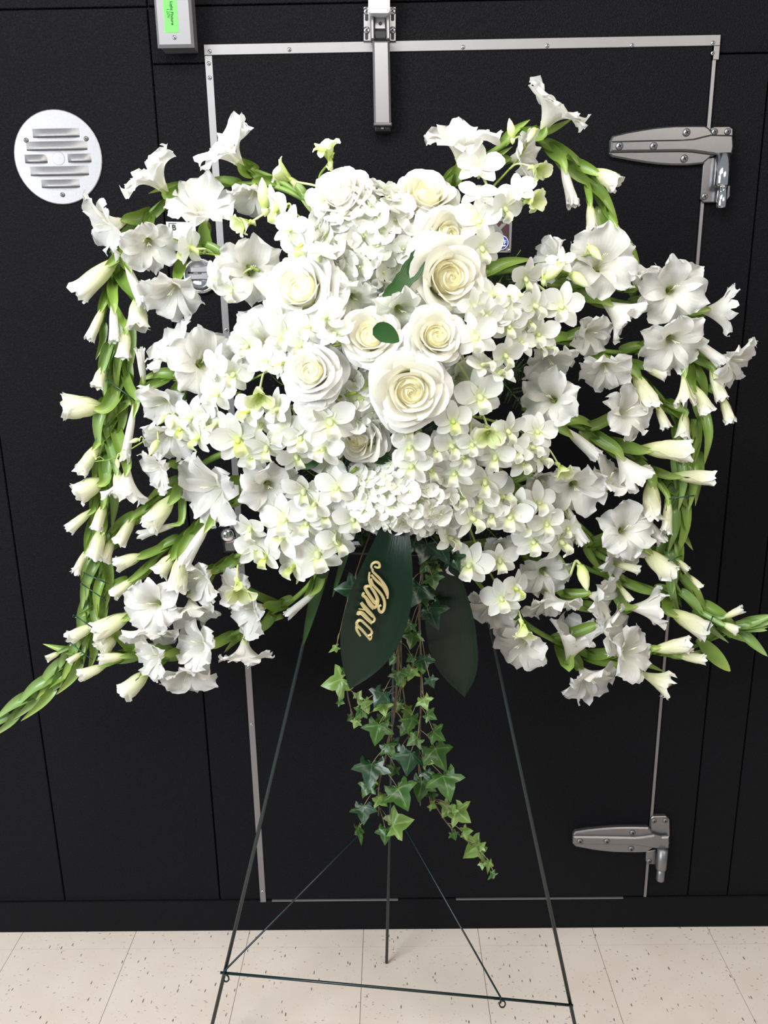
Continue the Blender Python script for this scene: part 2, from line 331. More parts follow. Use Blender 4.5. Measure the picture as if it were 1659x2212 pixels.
# ---- round vent cover
c = at(125, 340, 0.004); vr = 0.0905
vent = thing('vent_cover', (c[0], 0, c[2]), 'round galvanised louvred vent cover on the black wall', 'vent')
MB().lathe((c[0], 0, c[2]), (0, -1, 0), [(vr, 0), (vr, 0.0028), (vr-0.0015, 0.0036), (0.001, 0.0040)], 48).build('cover_plate', M['galv'], vent)
cv = crop(0, 150, 2.9625)
def ring_pt(x, y, D): return at(*cv(x, y), D)
for (x0, x1, yt, yb) in ((205, 510, 380, 432), (165, 560, 462, 514), (155, 306, 545, 597), (430, 586, 540, 592), (190, 570, 622, 676), (262, 512, 706, 754)):
    a, b = ring_pt(x0, yt, 0.004), ring_pt(x1, yb, 0.004); xa, xb, z1, z0 = a[0], b[0], a[2], b[2]
    n = 8; v = []; f = []
    for i in range(n+1):                      # hood that swells downwards and is open underneath
        t = i/n; x = xa+(xb-xa)*t; e = min(1, min(t, 1-t)*n/1.6)**0.6
        for k in range(5):
            s = k/4; v.append((x, -0.0038-0.0075*e*math.sin(s*PI/2), z1+(z0-z1)*s))
        v.append((x, -0.0036, z0+0.002))
    for i in range(n):
        for k in range(5): q = i*6+k; f.append((q, q+1, q+7, q+6))
    mesh('louver', v, f, M['galv'], vent)
for x, y in ((167, 453), (551, 443), (400, 802)):
    q = ring_pt(x, y, 0.004); screw((q[0], -0.004, q[2]), 0.0048, vent, M['satin'])
q = ring_pt(375, 570, 0.004); MB().lathe((q[0], -0.0039, q[2]), (0, -1, 0), [(0.013, 0), (0.0125, 0.0006), (0.001, 0.0008)], 20).build('centre_disc', M['galv'], vent)

# ---- junction box with green tape
def text(name, body, size, loc, right, up, mat, parent, depth=0.0004, align='CENTER', bold=0.0):
    cu = bpy.data.curves.new(name, 'FONT'); cu.body = body; cu.size = size; cu.align_x = align; cu.align_y = 'CENTER'; cu.extrude = depth; cu.offset = bold
    cu.resolution_u = 3
    tmp = bpy.data.objects.new('tmp', cu); COL.objects.link(tmp)
    bpy.context.view_layer.update()
    me = bpy.data.meshes.new_from_object(tmp.evaluated_get(bpy.context.evaluated_depsgraph_get())); bpy.data.objects.remove(tmp)
    me.name = name; me.materials.clear(); me.materials.append(mat)
    X, Y = nrm(right), nrm(up); Z = np.cross(X, Y); o = bpy.data.objects.new(name, me); l = np.asarray(loc)-origin(parent)
    me.transform(Matrix(((X[0], Y[0], Z[0], l[0]), (X[1], Y[1], Z[1], l[1]), (X[2], Y[2], Z[2], l[2]), (0, 0, 0, 1))))
    return link(o, parent)
bd = 0.050
xl, xr = wx(339.5, 102, bd), wx(418.8, 102, bd); zb = wz(380, 102, bd); ztop = zb+0.17
jb = thing('junction_box', ((xl+xr)/2, 0, zb), 'grey metal electrical junction box with a green label', 'electrical box')
MB().box((xl+0.003, 0.0, zb+0.003), (xr-0.003, -bd+0.006, ztop-0.003)).build('box_body', M['grey'], jb)
MB().box((xl, -bd+0.006, zb), (xr, -bd, ztop), 0.005).build('cover', M['grey'], jb)
cj = crop(300, 0, 10.37)
lx0, lx1 = wx(*cj(590, 730), bd), wx(*cj(893, 730), bd); lz0 = wz(*cj(700, 730), bd)
lab = MB().box((lx0, -bd, lz0), (lx1, -bd-0.0006, lz0+0.088)).build('green_label', M['green_label'], jb)
lab['label'] = 'bright green printed label'
tx = lx0+(lx1-lx0)*0.60; 
text('lettering', 'Light Fixture', 0.0079, (tx, -bd-0.0009, wz(*cj(760, 300), bd)), (0, 0, -1), (1, 0, 0), M['ink'], lab, bold=0.00015)
text('lettering', '120V', 0.0082, (lx0+(lx1-lx0)*0.33, -bd-0.0009, wz(*cj(690, 300), bd)), (0, 0, -1), (1, 0, 0), M['ink'], lab)
q = at(*cj(795, 840), bd); screw((q[0], -bd, q[2]), 0.0042, jb)

# ---- door closer above the door
cc = crop(740, 0, 7.373)
q = at(*cc(600, 650), 0.0)
dc = thing('door_closer', (q[0], 0, q[2]), 'brushed steel door closer arm with a white roller cover', 'door closer')
MB().prism(poly(cc, [(332, 105), (850, 105), (850, 655), (332, 655)], 0.012), 0.0, 0.012, 0.001).build('bracket_plate', M['satin'], dc)
for x in (383, 797):
    for y in (180, 480):
        m = MB(); pp = poly(cc, [(x-26, y+20), (x+26, y+20), (x+26, y+140), (x+12, y+152), (x-12, y+152), (x-26, y+140)], 0.0122); m.prism(pp, 0.0118, 0.0124); m.build('slot', M['dark'], dc)
        q = at(*cc(x, y), 0.012); screw((q[0], -0.012, q[2]), 0.0068, dc, M['chrome'])
for xa, xb, ya, yb in ((440, 500, 150, 640), (690, 750, 150, 640)):
    MB().prism(poly(cc, [(xa, ya), (xb, ya), (xb+8, yb), (xa+8, yb)], 0.028), 0.012, 0.034, 0.002).build('side_cheek', M['satin'], dc)
MB().prism(poly(cc, [(500, 200), (690, 200), (690, 470), (505, 470)], 0.026), 0.012, 0.026, 0.002).build('hook_plate', M['satin'], dc)
q = at(*cc(602, 375), 0.026); MB().lathe((q[0], -0.026, q[2]), (0, -1, 0), [(0.0034, 0), (0.0034, 0.0006)], 12).build('pin_hole', M['dark'], dc)
MB().prism(poly(cc, [(500, 475), (690, 475), (715, 520), (700, 630), (505, 630), (495, 520)], 0.030), 0.012, 0.030, 0.003).build('roller_recess', M['dark'], dc)
m = MB(); A0 = poly(cc, [(476, 645), (748, 645), (775, 1990), (500, 1990)], 0.040); m.prism(A0, 0.008, 0.042, 0.004); m.build('arm', M['satin'], dc)
m = MB(); m.prism(poly(cc, [(492, 1955), (785, 1950), (785, 2000), (500, 2000)], 0.043), 0.006, 0.0445, 0.002); m.build('arm_end_band', M['satin'], dc)
m = MB(); m.prism(poly(cc, [(510, 2000), (775, 2000), (770, 2090), (520, 2090)], 0.030), 0.006, 0.034, 0.003); m.build('arm_foot', M['dark'], dc)
m = MB(); m.prism(poly(cc, [(615, 2025), (655, 2025), (655, 2055), (615, 2055)], 0.036), 0.03, 0.036); m.build('adjusting_bolt', M['satin'], dc)
P8 = [(410, -330), (755, -330), (755, 165), (740, 198), (718, 208), (448, 208), (425, 198), (410, 165)]
MB().prism(poly(cc, P8, 0.05), 0.012, 0.056, 0.006).build('roller_cover', M['white'], dc)['label'] = 'white plastic cover'

# ---- hinges
def hinge(cr, outline, rib, screws, brk, brk_screws, barrel, pin, label, mat):
    q = at(*cr(*barrel[0]), 0.0)
    h = MB().prism(poly(cr, outline, 0.016), 0.005, 0.017, 0.003).build('hinge', mat, door); h['label'] = label
    MB().prism(poly(cr, rib, 0.022), 0.015, 0.024, 0.0035).build('raised_band', mat, h)
    for b in brk: MB().prism(poly(cr, b, 0.010), 0.0, 0.011, 0.0015).build('frame_bracket', mat, h)
    for x, y in screws[:2]: p = at(*cr(x, y), 0.024); screw((p[0], -0.0238, p[2]), 0.0080, h, M['satin'], 'joined')
    for x, y in screws[2:]: p = at(*cr(x, y), 0.017); screw((p[0], -0.0168, p[2]), 0.0080, h, M['satin'], 'joined')
    for x, y in brk_screws: p = at(*cr(x, y), 0.011); screw((p[0], -0.0108, p[2]), 0.0070, h, M['satin'], 'joined')
    for nm, (x0, y0), (x1, y1), rr in (('barrel', *barrel), ('hinge_pin', *pin)):
        a, b = at(*cr(x0, y0), 0.022), at(*cr(x1, y1), 0.022); L = a[2]-b[2]; r = rr*mpp(*cr(x0, y0), 0.022)
        MB().lathe((a[0], -0.022, b[2]), (0, 0, 1), [(r*0.7, -0.0005), (r*0.95, 0.0012), (r, 0.004), (r, L)], 24, (0, 1, 0)).build(nm, M['chrome'] if mat is M['steel'] else mat, h, True)
ch = crop(1250, 60, 4.056)
hinge(ch, [(275, 990), (300, 945), (420, 915), (560, 890), (700, 870), (850, 859), (1000, 857), (1110, 858), (1142, 878), (1180, 932), (1230, 940), (1230, 1110), (1160, 1130), (1090, 1190), (960, 1203), (820, 1203), (700, 1195), (590, 1182), (480, 1165), (290, 1130), (270, 1105)],
      [(284, 992), (650, 982), (900, 978), (1010, 970), (1090, 950), (1160, 934), (1250, 936), (1352, 938), (1358, 1040), (1345, 1108), (1210, 1112), (1120, 1100), (1000, 1084), (900, 1080), (600, 1084), (276, 1088)],
      [(357, 1037), (657, 1037), (945, 917), (925, 1147)],
      [[(1160, 960), (1160, 880), (1190, 866), (1320, 864), (1350, 885), (1350, 960)], [(1095, 1150), (1240, 1120), (1240, 1530), (1090, 1530), (1068, 1500)], [(1240, 1380), (1330, 1380), (1325, 1480), (1300, 1510), (1240, 1520)]],
      [(1190, 912), (1305, 910), (1103, 1478)], ((1270, 1108), (1262, 1395), 16.0), ((1262, 1380), (1242, 1582), 10.8), 'upper steel door hinge near the top right of the door', M['steel'])
cb = crop(1200, 1720, 5.53)
hinge(cb, [(212, 462), (240, 425), (400, 402), (560, 385), (700, 376), (800, 373), (950, 372), (1110, 376), (1140, 400), (1180, 470), (1240, 485), (1240, 625), (1160, 625), (1085, 672), (990, 677), (900, 677), (700, 672), (570, 660), (450, 645), (240, 605), (208, 570)],
      [(212, 480), (500, 482), (950, 490), (1050, 482), (1180, 462), (1270, 486), (1358, 482), (1362, 560), (1355, 622), (1300, 638), (1160, 620), (1050, 600), (900, 580), (500, 580), (210, 570)],
      [(293, 537), (613, 538), (920, 435), (903, 628)],
      [[(1135, 480), (1140, 260), (1170, 240), (1320, 238), (1362, 280), (1366, 480)], [(1085, 660), (1200, 640), (1200, 815), (1110, 810), (1080, 780)]],
      [(1178, 295), (1312, 293), (1120, 775)], ((1280, 625), (1270, 868), 11.5), ((1262, 850), (1252, 1005), 8.6), 'lower steel door hinge near the floor at the right', M['satin'])

# ---- name plate half hidden by the orchids
cn = crop(1040, 460, 16.59)
q = at(*cn(600, 1400), 0.006)
npl = thing('name_plate', (q[0], -0.005, q[2]), 'small maroon name plate with silver border behind the orchids', 'sign')
MB().prism(poly(cn, [(-900, 190), (1105, 190), (1060, 1420), (-900, 1420)], 0.0065), 0.005, 0.0068, 0.0004).build('plate', M['alum'], npl)
MB().prism(poly(cn, [(-800, 290), (920, 290), (960, 380), (1005, 400), (985, 1230), (900, 1260), (860, 1340), (-800, 1340)], 0.0072), 0.0068, 0.0073).build('maroon_field', M['maroon'], npl)
MB().prism(poly(cn, [(380, 390), (540, 390), (620, 520), (720, 385), (905, 385), (700, 590), (790, 775), (600, 780), (520, 640), (440, 780), (280, 780), (440, 580)], 0.0078), 0.0073, 0.0079).build('silver_letter', M['alum'], npl)
e = at(*cn(720, 1065), 0.0073); rr = 245/16.59*mpp(1083, 524, 0.007)
MB().lathe((e[0], -0.0073, e[2]), (0, -1, 0), [(rr, 0), (rr, 0.0006), (rr*0.99, 0.0007)], 32).build('emblem_rim', M['white'], npl)
em = MB().lathe((e[0], -0.0080, e[2]), (0, -1, 0), [(rr*0.9, 0), (rr*0.9, 0.0003)], 32).build('emblem', M['blue'], npl)
text('lettering', 'NSF', rr*0.85, (e[0], -0.0085, e[2]), (1, 0, 0), (0, 0, 1), M['white'], em, 0.0003)
MB().box((e[0]-rr*0.62, -0.0082, e[2]-rr*0.52), (e[0]+rr*0.62, -0.0086, e[2]-rr*0.36)).build('emblem_bar', M['white'], em)
for x, y in ((1030, 280), (1000, 1345)):
    p = at(*cn(x, y), 0.007); screw((p[0], -0.0068, p[2]), 0.0040, npl, M['chrome'])

# ---- sticker with a boxed B, left of the door
cs = crop(330, 450, 8.295)
q = at(*cs(400, 700), 0.0)
stk = thing('sticker', (q[0], 0, q[2]), 'pale foil sticker with a boxed letter B behind the white blooms', 'sticker')
base = MB().prism(poly(cs, [(235, 240), (760, 250), (790, 720), (280, 720)], 0.001), 0.0, 0.0008); base.build('sticker_sheet', M['pale'], stk)
m = MB()
for a, b in (((280, 265), (420, 280)), ((284, 285), (300, 420))):
    m.prism(poly(cs, [(a[0], a[1]), (b[0], a[1]), (b[0], b[1]), (a[0], b[1])], 0.001), 0.0008, 0.0012)
m.build('printed_frame', M['ink'], stk)
q = at(*cs(375, 350), 0.001); text('lettering', 'B', 0.0155, (q[0]+0.0005, -0.001, q[2]), (1, 0, 0), (0, 0, 1), M['ink'], stk, 0.0003, bold=0.0007)
MB().prism(poly(cs, [(470, 660), (560, 660), (560, 668), (470, 668)], 0.001), 0.0008, 0.0012).build('printed_line', M['ink'], stk)

# ---- round lock and long chrome latch
q = at(434, 596, 0.0)
lk = thing('door_lock', (q[0], 0, q[2]), 'round chrome lock on the frame left of the door', 'lock')
MB().lathe((q[0], 0, q[2]), (0, -1, 0), [(0.038, 0), (0.038, 0.006), (0.034, 0.011), (0.030, 0.0115), (0.030, 0.008), (0.001, 0.008)], 36).build('lock_rose', M['chrome'], lk, True)
for dz in (0.0125, -0.002):
    MB().box((q[0]-0.019, -0.008, q[2]+dz-0.0055), (q[0]+0.019, -0.0125, q[2]+dz+0.0055), 0.001).build('lock_bar', M['satin'], lk)
q = at(500, 1165, 0.0)
lt = thing('door_latch', (q[0], 0, q[2]), 'long chrome pull latch at the left edge of the door', 'door handle')
cl = crop(440, 1080, 4.608)
MB().prism(poly(cl, [(190, 250), (330, 210), (430, 230), (430, 520), (200, 530), (185, 420)], 0.02), 0.0, 0.022, 0.006).build('latch_body', M['chrome'], lt)
a = at(*cl(240, 350), 0.03); MB().lathe((a[0], -0.018, a[2]), (0, -1, 0), [(0.020, 0), (0.019, 0.012), (0.014, 0.020), (0.006, 0.024), (0.001, 0.0245)], 24).build('latch_knob', M['chrome'], lt, True)
MB().prism(poly(cl, [(330, 440), (700, 440), (1400, 430), (1570, 420), (1575, 470), (1400, 505), (900, 570), (700, 570), (330, 530)], 0.05), 0.030, 0.048, 0.007).build('pull_handle', M['chrome'], lt)
for x in (400, 1480): 
    a = at(*cl(x, 470), 0.04); MB().tube([(a[0], -0.002, a[2]), (a[0], -0.036, a[2])], 0.008, 12).build('handle_post', M['chrome'], lt, True)
# ---------------------------------------------------------------- botanical generators
def grid_faces(n, m, wrap=False):
    f = []
    for i in range(n-1):
        for j in range(m-1): f.append((i*m+j, i*m+j+1, (i+1)*m+j+1, (i+1)*m+j))
    return f
def smooth01(x): x = max(0.0, min(1.0, x)); return x*x*(3-2*x)
def ribbon(pts, widths, normals, across=5, cup=0.0, rag=0.0, seed=0, tip=1.0):
    """leaf-like strip: returns verts, faces, tint, across"""
    R = random.Random(seed); n = len(pts); V = []; T = []; A = []; ph = R.uniform(0, 6)
    for i in range(n):
        t = nrm(np.asarray(pts[min(i+1, n-1)])-np.asarray(pts[max(i-1, 0)]))
        nn = normals[i] if isinstance(normals, list) else normals
        lat = nrm(np.cross(t, nn)); no = np.cross(lat, t)
        for j in range(across):
            c = 2*j/(across-1)-1
            w = widths[i]*(1+rag*math.sin(i*2.6+ph+c))
            ang = c*cup if cup else 0
            if cup: p = np.asarray(pts[i])+lat*w*math.sin(ang)/max(math.sin(abs(cup)), .3)+no*w*(1-math.cos(ang))/max(math.sin(abs(cup)), .3)
            else: p = np.asarray(pts[i])+lat*w*c
            V.append(p); T.append(i/(n-1)*tip); A.append(c)
    return V, grid_faces(n, across), T, A

def tepal(Z, X, Y, base, sc, phi, op, seed, hood=0.0, wmax=0.27, n=14, m=11, s0=0.0, ruf=1.35):
    """one petal of a trumpet flower of unit length sc along axis Z; returns verts.."""
    R = random.Random(seed); r, z = 0.03, 0.0; N = 26; prof = []
    tend = 14+op*82+hood; k0 = 0.40 if op > 0.35 else 0.62
    for i in range(N+1):
        s = i/N
        th = 10+7*min(1, s/0.4)
        if op > 0.35: th = 12+14*min(1, s/0.25)+(tend-26)*smooth01((s-0.26)/0.56)
        else: th = 14-11.5*smooth01((s-0.22)/0.3)+(op*75-4)*smooth01((s-0.87)/0.13)*R.uniform(.4, 1.3)
        prof.append((r, z, math.radians(th))); r += math.sin(math.radians(th))/N; z += math.cos(math.radians(th))/N
    V = []; T = []; A = []; p1, p2, p3 = R.uniform(0, 6), R.uniform(0, 6), R.uniform(0, 6); wv = R.uniform(.9, 1.12); kx = R.uniform(1.6, 2.6); twist = R.uniform(-.25, .25)
    cr, sr_ = math.cos(phi), math.sin(phi); rad = cr*X+sr_*Y; tan = -sr_*X+cr*Y
    for i in range(n):
        s = s0+(1-s0)*i/(n-1); q = s*N; a = min(int(q), N-1); fr = q-a
        r, z, th = [prof[a][k]*(1-fr)+prof[a+1][k]*fr for k in range(3)]
        uz = 0.26 if op > 0.35 else 0.38; u = max(0.0, (s-uz)/(1-uz)); w0 = min(r, 0.16)*0.66
        if u < 0.64: w = w0+(wmax*wv-w0)*math.sin(PI/2*u/0.64)
        else: w = (wmax*wv)*math.sqrt(max(0.0, 1-((u-0.64)/0.37)**2))**0.7
        if op <= 0.35: w = max(w0, w*0.62)
        cn, sn = math.cos(th), math.sin(th); no = -cn*rad+sn*Z; c0 = base+sc*(r*rad+z*Z)
        rc = max(r*(1+2.2*u*op), 0.05) if op > 0.35 else max(r, 0.05)*1.02
        for j in range(m):
            t = 2*j/(m-1)-1; edge = abs(t)
            ww = w*(1+0.07*u*math.sin(9*s*kx+p3+t)); de = t*ww/rc; de = max(-2.4, min(2.4, de))
            ruf_ = ruf if op > 0.35 else 0.55*ruf
            d = ruf_*u**1.3*(0.050*math.sin(3.4*t+p1)*u+0.055*edge**1.6*math.sin(13*s+p2+2*t)+0.013*edge**3*math.sin(29*s+p3)+0.022*u*u*math.sin(9*t+p3))
            if op > 0.35: d += -0.05*u*u*(1-edge)+0.05*u*edge*twist*np.sign(t)
            along = u**3*ruf*(0.035*math.sin(3.6*t+p2)+0.008*math.sin(15*t+p1)-0.04*t*t)
            P = c0+sc*(tan*rc*math.sin(de)+no*(rc*(1-math.cos(de))+d)+(sn*rad+cn*Z)*along)
            V.append(P); T.append(s); A.append(t)
    return V, grid_faces(n, m), T, A
def put(name, g, mat, parent): return mesh(name, g[0], g[1], mat, parent, True, {'tint': g[2], 'across': g[3]})

def trumpet_profile(op):
    r, z = 0.03, 0.0; tend = 14+op*82
    for i in range(26):
        s = i/26; th = 12+14*min(1, s/0.25)+(tend-26)*smooth01((s-0.26)/0.56)
        if i == 15: zm = z
        r += math.sin(math.radians(th))/26; z += math.cos(math.radians(th))/26
    return r, zm
def open_floret(parent, C, Zd, diam, op, seed, mat=None):
    """trumpet whose mouth centre is C; returns base point"""
    R = random.Random(seed); rm, zm = trumpet_profile(op); sc = diam/(2*rm*1.02); Zd = nrm(Zd); base = C-Zd*zm*sc
    X, Y, Z = frame(Zd); mat = mat or M['glad']
    # throat tube
    m = MB().lathe(base, Zd, [(0.03*sc, 0), (0.05*sc, 0.1*sc), (0.08*sc, 0.16*sc), (0.11*sc, 0.22*sc)], 10)
    m.f = m.f[:-1]; hh = [k//10/3*0.25 for k in range(40)]
    fl_ = mesh('floret', m.v, m.f, mat, parent, True, {'tint': hh, 'across': [0]*40})
    ro = R.uniform(-.25, .25)
    for k in range(6):
        phi = PI/2+ro+k*PI/3+R.uniform(-.08, .08); outer = k % 2
        hood = (-26 if k == 0 else (16 if k in (2, 3, 4) else 0))*min(1, op)+R.uniform(-9, 9)+(6 if outer else 0)
        g = tepal(Z, X, Y, base, sc*(0.985 if outer else 1.0)*R.uniform(.95, 1.04), phi, op*R.uniform(.93, 1.05), seed*13+k, hood, 0.30 if outer else 0.36, s0=0.10)
        put('tepal', g, mat, fl_)
    st = MB()
    for k in range(3):
        a = PI/2+0.5*(k-1); o = 0.05*sc*(math.cos(a)*X+math.sin(a)*Y)
        st.tube([base+Z*0.25*sc, base+Z*0.5*sc+o, base+Z*0.66*sc+o*1.7], [0.006*sc, 0.006*sc, 0.009*sc], 5)
    st.build('stamens', M['stamen'], fl_, True)
    return base
def bud_floret(parent, B, Tp, wid, op, seed, mat=None):
    """half-closed trumpet from base B to tip Tp, widest wid"""
    d = Tp-B; L = np.linalg.norm(d); X, Y, Z = frame(d/L); R = random.Random(seed); mat = mat or M['budw']
    if op >= 0.4:
        rm, zm = trumpet_profile(op*0.62); 
        fl_ = None; sc = L*1.06; k = wid/(2*rm*sc)
        for j in range(6):
            g = tepal(Z, X*1.0, Y*1.0, np.zeros(3), 1.0, j*PI/3+R.uniform(-.2, .2), op*0.62, seed*7+j, R.uniform(-12, 12), 0.27, s0=0.0 if j == 0 else 0.05)
            V = [B+sc*(Z*np.dot(v, Z)+k*(v-Z*np.dot(v, Z))) for v in g[0]]
            o = put('floret' if fl_ is None else 'tepal', (V, g[1], g[2], g[3]), M['glad'], parent if fl_ is None else fl_)
            fl_ = fl_ or o
        return
    V, F, T, A = [], [], [], []
    for j in range(5):
        g = tepal(Z, X, Y, np.zeros(3), 1.0, j*2*PI/5+R.uniform(-.2, .2), op, seed*7+j, 0, 0.30, 11, 7)
        zz = np.array(g[0])@Z; rr = [np.linalg.norm(v-Z*np.dot(v, Z)) for v in g[0]]
        rmx = np.percentile(rr, 90); k = wid/(2*rmx*L); sc = L/zz.max(); n = len(V); ka = k*(0.93 if j % 2 else 1.0)
        V += [B+Z*np.dot(v, Z)*sc+(v-Z*np.dot(v, Z))*ka*L for v in g[0]]; F += [tuple(i+n for i in f) for f in g[1]]; T += g[2]; A += g[3]
    put('bud', (V, F, T, A), mat, parent)
def bract(parent, pts, w, seed, view, mat=None, cup=1.05, name='bract'):
    P = catmull(pts, 4); n = len(P); R = random.Random(seed)
    W_ = [w*max(0.04, math.sin(PI*min(1, (0.16+0.84*i/(n-1)))**0.85)**0.75) for i in range(n)]; W_[-1] = w*0.04
    g = ribbon(P, W_, view, 7, -cup, 0.0, seed); put(name, g, mat or M['bract'], parent)

def cam_dir(p): return nrm(CAM-np.asarray(p))
def spike(label, stem, r0=4.2, r1=2.2, fl=(), chain=None, tips=(), off=-0.035, dz=0.0, bmat=None, seed0=1, cat='gladiolus', depth=None, wires=None):
    """a gladiolus stem: stem pixels, florets ('o' open / 'b' bud) and bracts"""
    dep = depth or mound
    P = [at(x, y, dep(x, y)+off+dz) for x, y in stem]; C = catmull(P, 6); n = len(C)
    root = thing('gladiolus_spike', C[0], label, cat, 'white gladiolus spikes of the easel spray')
    k = mpp(stem[0][0], stem[0][1], dep(*stem[0]))
    MB().tube(C, [k*(r0+(r1-r0)*i/(n-1)) for i in range(n)], 8).build('stem', M['stem'], root, True)
    Ca = np.array(C)
    def near(q):
        d = ((Ca-q)**2).sum(1); i = int(d.argmin()); return i
    for j, e in enumerate(fl):
        sd = seed0*101+j*7
        if e[0] == 'o':
            _, x, y, di, ang, tilt, op = e[:7]; ez = e[7] if len(e) > 7 else 0.0
            if tilt < 46: op, di = op*0.84, di*1.07
            D = dep(x, y)+dz+0.012+ez; Cc = at(x, y, D); Zd = dir3(x, y, ang, tilt); kk = mpp(x, y, D)
            B = open_floret(root, Cc, Zd, di*1.05*kk, op, sd); L = di*kk*0.86
            wb_ = 0.10*di*kk
        else:
            _, bx, by, tx, ty, w, op = e[:7]; ez = e[7] if len(e) > 7 else 0.0
            D = dep(bx, by)+dz-0.012+ez; B = at(bx, by, D); Tp = at(tx, ty, D+0.018); kk = mpp(bx, by, D)
            bud_floret(root, B, Tp, w*kk*(0.86 if op < 0.4 else 1.0), op, sd); Zd = nrm(Tp-B); L = np.linalg.norm(Tp-B)
            wb_ = 0.27*w*kk if op < .4 else 0.16*w*kk
        i = near(B); i0 = max(0, i-4); sdir = nrm(C[min(i+2, n-1)]-C[max(i-2, 0)]); S0 = C[i0]
        if np.linalg.norm(B-C[i]) > 0.09: S0 = B-Zd*0.05+0.3*(C[i]-B)*0.2
        vd = cam_dir(B); wb_ = max(wb_, 5.0*kk)*0.98
        mid = 0.5*(S0+B)+0.15*L*0.3*sdir
        MB().tube(catmull([S0, mid, B-Zd*0.02*L, B], 3), [2.6*kk, 3*kk, 3*kk, 3*kk][:1]*10, 6).build('floret_stalk', M['stem'], root, True)
        side = nrm(np.cross(Zd, vd))*wb_*0.25*(1 if j % 2 else -1)
        bract(root, [S0-vd*0.002, mid+vd*wb_*0.45, B+vd*wb_*0.75+side+Zd*0.04*L, B+Zd*(0.16 if e[0] == 'o' else 0.34)*L+vd*wb_*0.9+side], wb_, sd, vd, bmat)
        if j % 2 == 0: bract(root, [S0, mid-vd*wb_*0.2, B-vd*wb_*0.55-side+Zd*0.06*L, B+Zd*(0.12 if e[0] == 'o' else 0.28)*L-vd*wb_*0.9-side], wb_*0.9, sd+1, vd, bmat)
    if chain:
        for ci in chain:
            f0, f1, num, ln, wd = ci
            num = max(2, round(num*0.68)); ln *= 1.18; wd *= 1.22
            for j in range(num):
                f = f0+(f1-f0)*j/max(1, num-1); i = int(f*(n-2)); p = C[i]; t = nrm(C[min(i+2, n-1)]-C[max(0, i-1)]); kk = k; R = random.Random(seed0*31+j)
                vd = cam_dir(p); sgn = 1 if j % 2 else -1; s = nrm(np.cross(t, vd))*sgn; l = ln*kk*R.uniform(.85, 1.2); w = wd*kk*R.uniform(.85, 1.15)
                q = min(n-1, i+3)
                front = 0.4+0.6*R.random()
                p1 = p+t*l*0.5+s*w*0.50+vd*w*front*0.8; p2 = p+t*l*1.05+s*w*R.uniform(.15, .62)+vd*w*front*0.55
                bract(root, [p, p+t*l*0.15+s*w*0.2+vd*w*front*0.5, p1, p2], w*0.56, seed0*17+j, nrm(vd+0.35*s), bmat, 1.15)
    for j, (a, b, c_, d_, w) in enumerate(tips):
        D = dep(a, b)+dz; p, q = at(a, b, D-0.02), at(c_, d_, D); kk = mpp(a, b, D); vd = cam_dir(p)
        bract(root, [p, 0.6*p+0.4*q+vd*0.006, q], w*kk*0.55, seed0*19+j, vd, bmat, 1.2)
    return root

def orchid_flower(parent, C, Zd, diam, seed, green=0, up=(0, 0, 1), stalk=None):
    R = random.Random(seed); X, Y, Z = frame(Zd, up); h = diam/2; mat = M['orchg'] if green == 2 else M['orch']
    ro = R.uniform(-.35, .35); c, s = math.cos(ro), math.sin(ro); X, Y = c*X+s*Y, -s*X+c*Y
    close = 0.0 if green < 2 else 0.9
    col = MB().lathe(C-Z*0.05*h, nrm(Z-0.25*Y), [(0.10*h, -0.12*h), (0.12*h, 0.05*h), (0.10*h, 0.22*h), (0.05*h, 0.30*h)], 8)
    fo = mesh('orchid_flower', col.v, col.f, M['lip'] if green else M['lipw'], parent, True, {'tint': [0.25]*len(col.v), 'across': [0]*len(col.v)})
    def pet(name, ang, ln, w, refl, m_, tipw=0.5):
        a = math.radians(ang); d = math.cos(a)*Y+math.sin(a)*X; pts = []; n = 8; W_ = []
        for i in range(n):
            t = i/(n-1); lift = (0.10+close*0.75)*math.sin(t*1.6)-refl*t*t
            pts.append(C+d*h*ln*(t*(1-0.30*close))+Z*h*lift)
            W_.append(h*w*max(0.05, math.sin(PI*min(1, 0.07+0.93*t**(1.25*tipw+0.4)))**0.62))
        W_[-1] = h*w*0.22
        put(name, ribbon(pts, W_, nrm(Z+0.001*d), 7, R.uniform(.22, .5)+close*0.5, 0.02, seed+int(ang)), m_, fo)
    for a, ln, w in ((0, .98, .27), (128, .92, .29), (-128, .92, .29)):
        pet('sepal', a+R.uniform(-6, 6), ln*R.uniform(.9, 1.05), w, R.uniform(-.05, .28), mat)
    for a in (66, -66): pet('petal', a+R.uniform(-8, 8), R.uniform(.92, 1.05), .43, R.uniform(-.1, .25), mat, 0.8)
    # lip: a small scoop reaching forward and down
    pts = []; W_ = []; n = 8
    for i in range(n):
        t = i/(n-1); pts.append(C-Y*h*(0.08+0.54*t**1.2)+Z*h*(0.42*math.sin(min(1, t*1.25)*PI*0.8)+0.02)); W_.append(h*(0.10+0.14*math.sin(PI*min(1, t**1.3*1.02)))*(0.55 if i == n-1 else 1))
    put('lip', ribbon(pts, W_, Z, 7, 1.0, 0.05, seed+5), M['lip'] if green else M['lipw'], fo)
    # spur behind
    MB().tube([C-Z*0.08*h, C-Z*0.28*h-Y*0.10*h, C-Z*0.36*h-Y*0.30*h], [0.13*h, 0.12*h, 0.04*h], 7).build('spur', M['pedicel'], fo, True)
    if stalk is not None:
        b = C-Z*0.25*h; mid = 0.5*(b+stalk)+Y*0.12*h-Z*0.25*h
        MB().tube(catmull([stalk, mid, b], 5), 0.055*h, 6).build('pedicel', M['pedicel'], parent, True)
    return fo
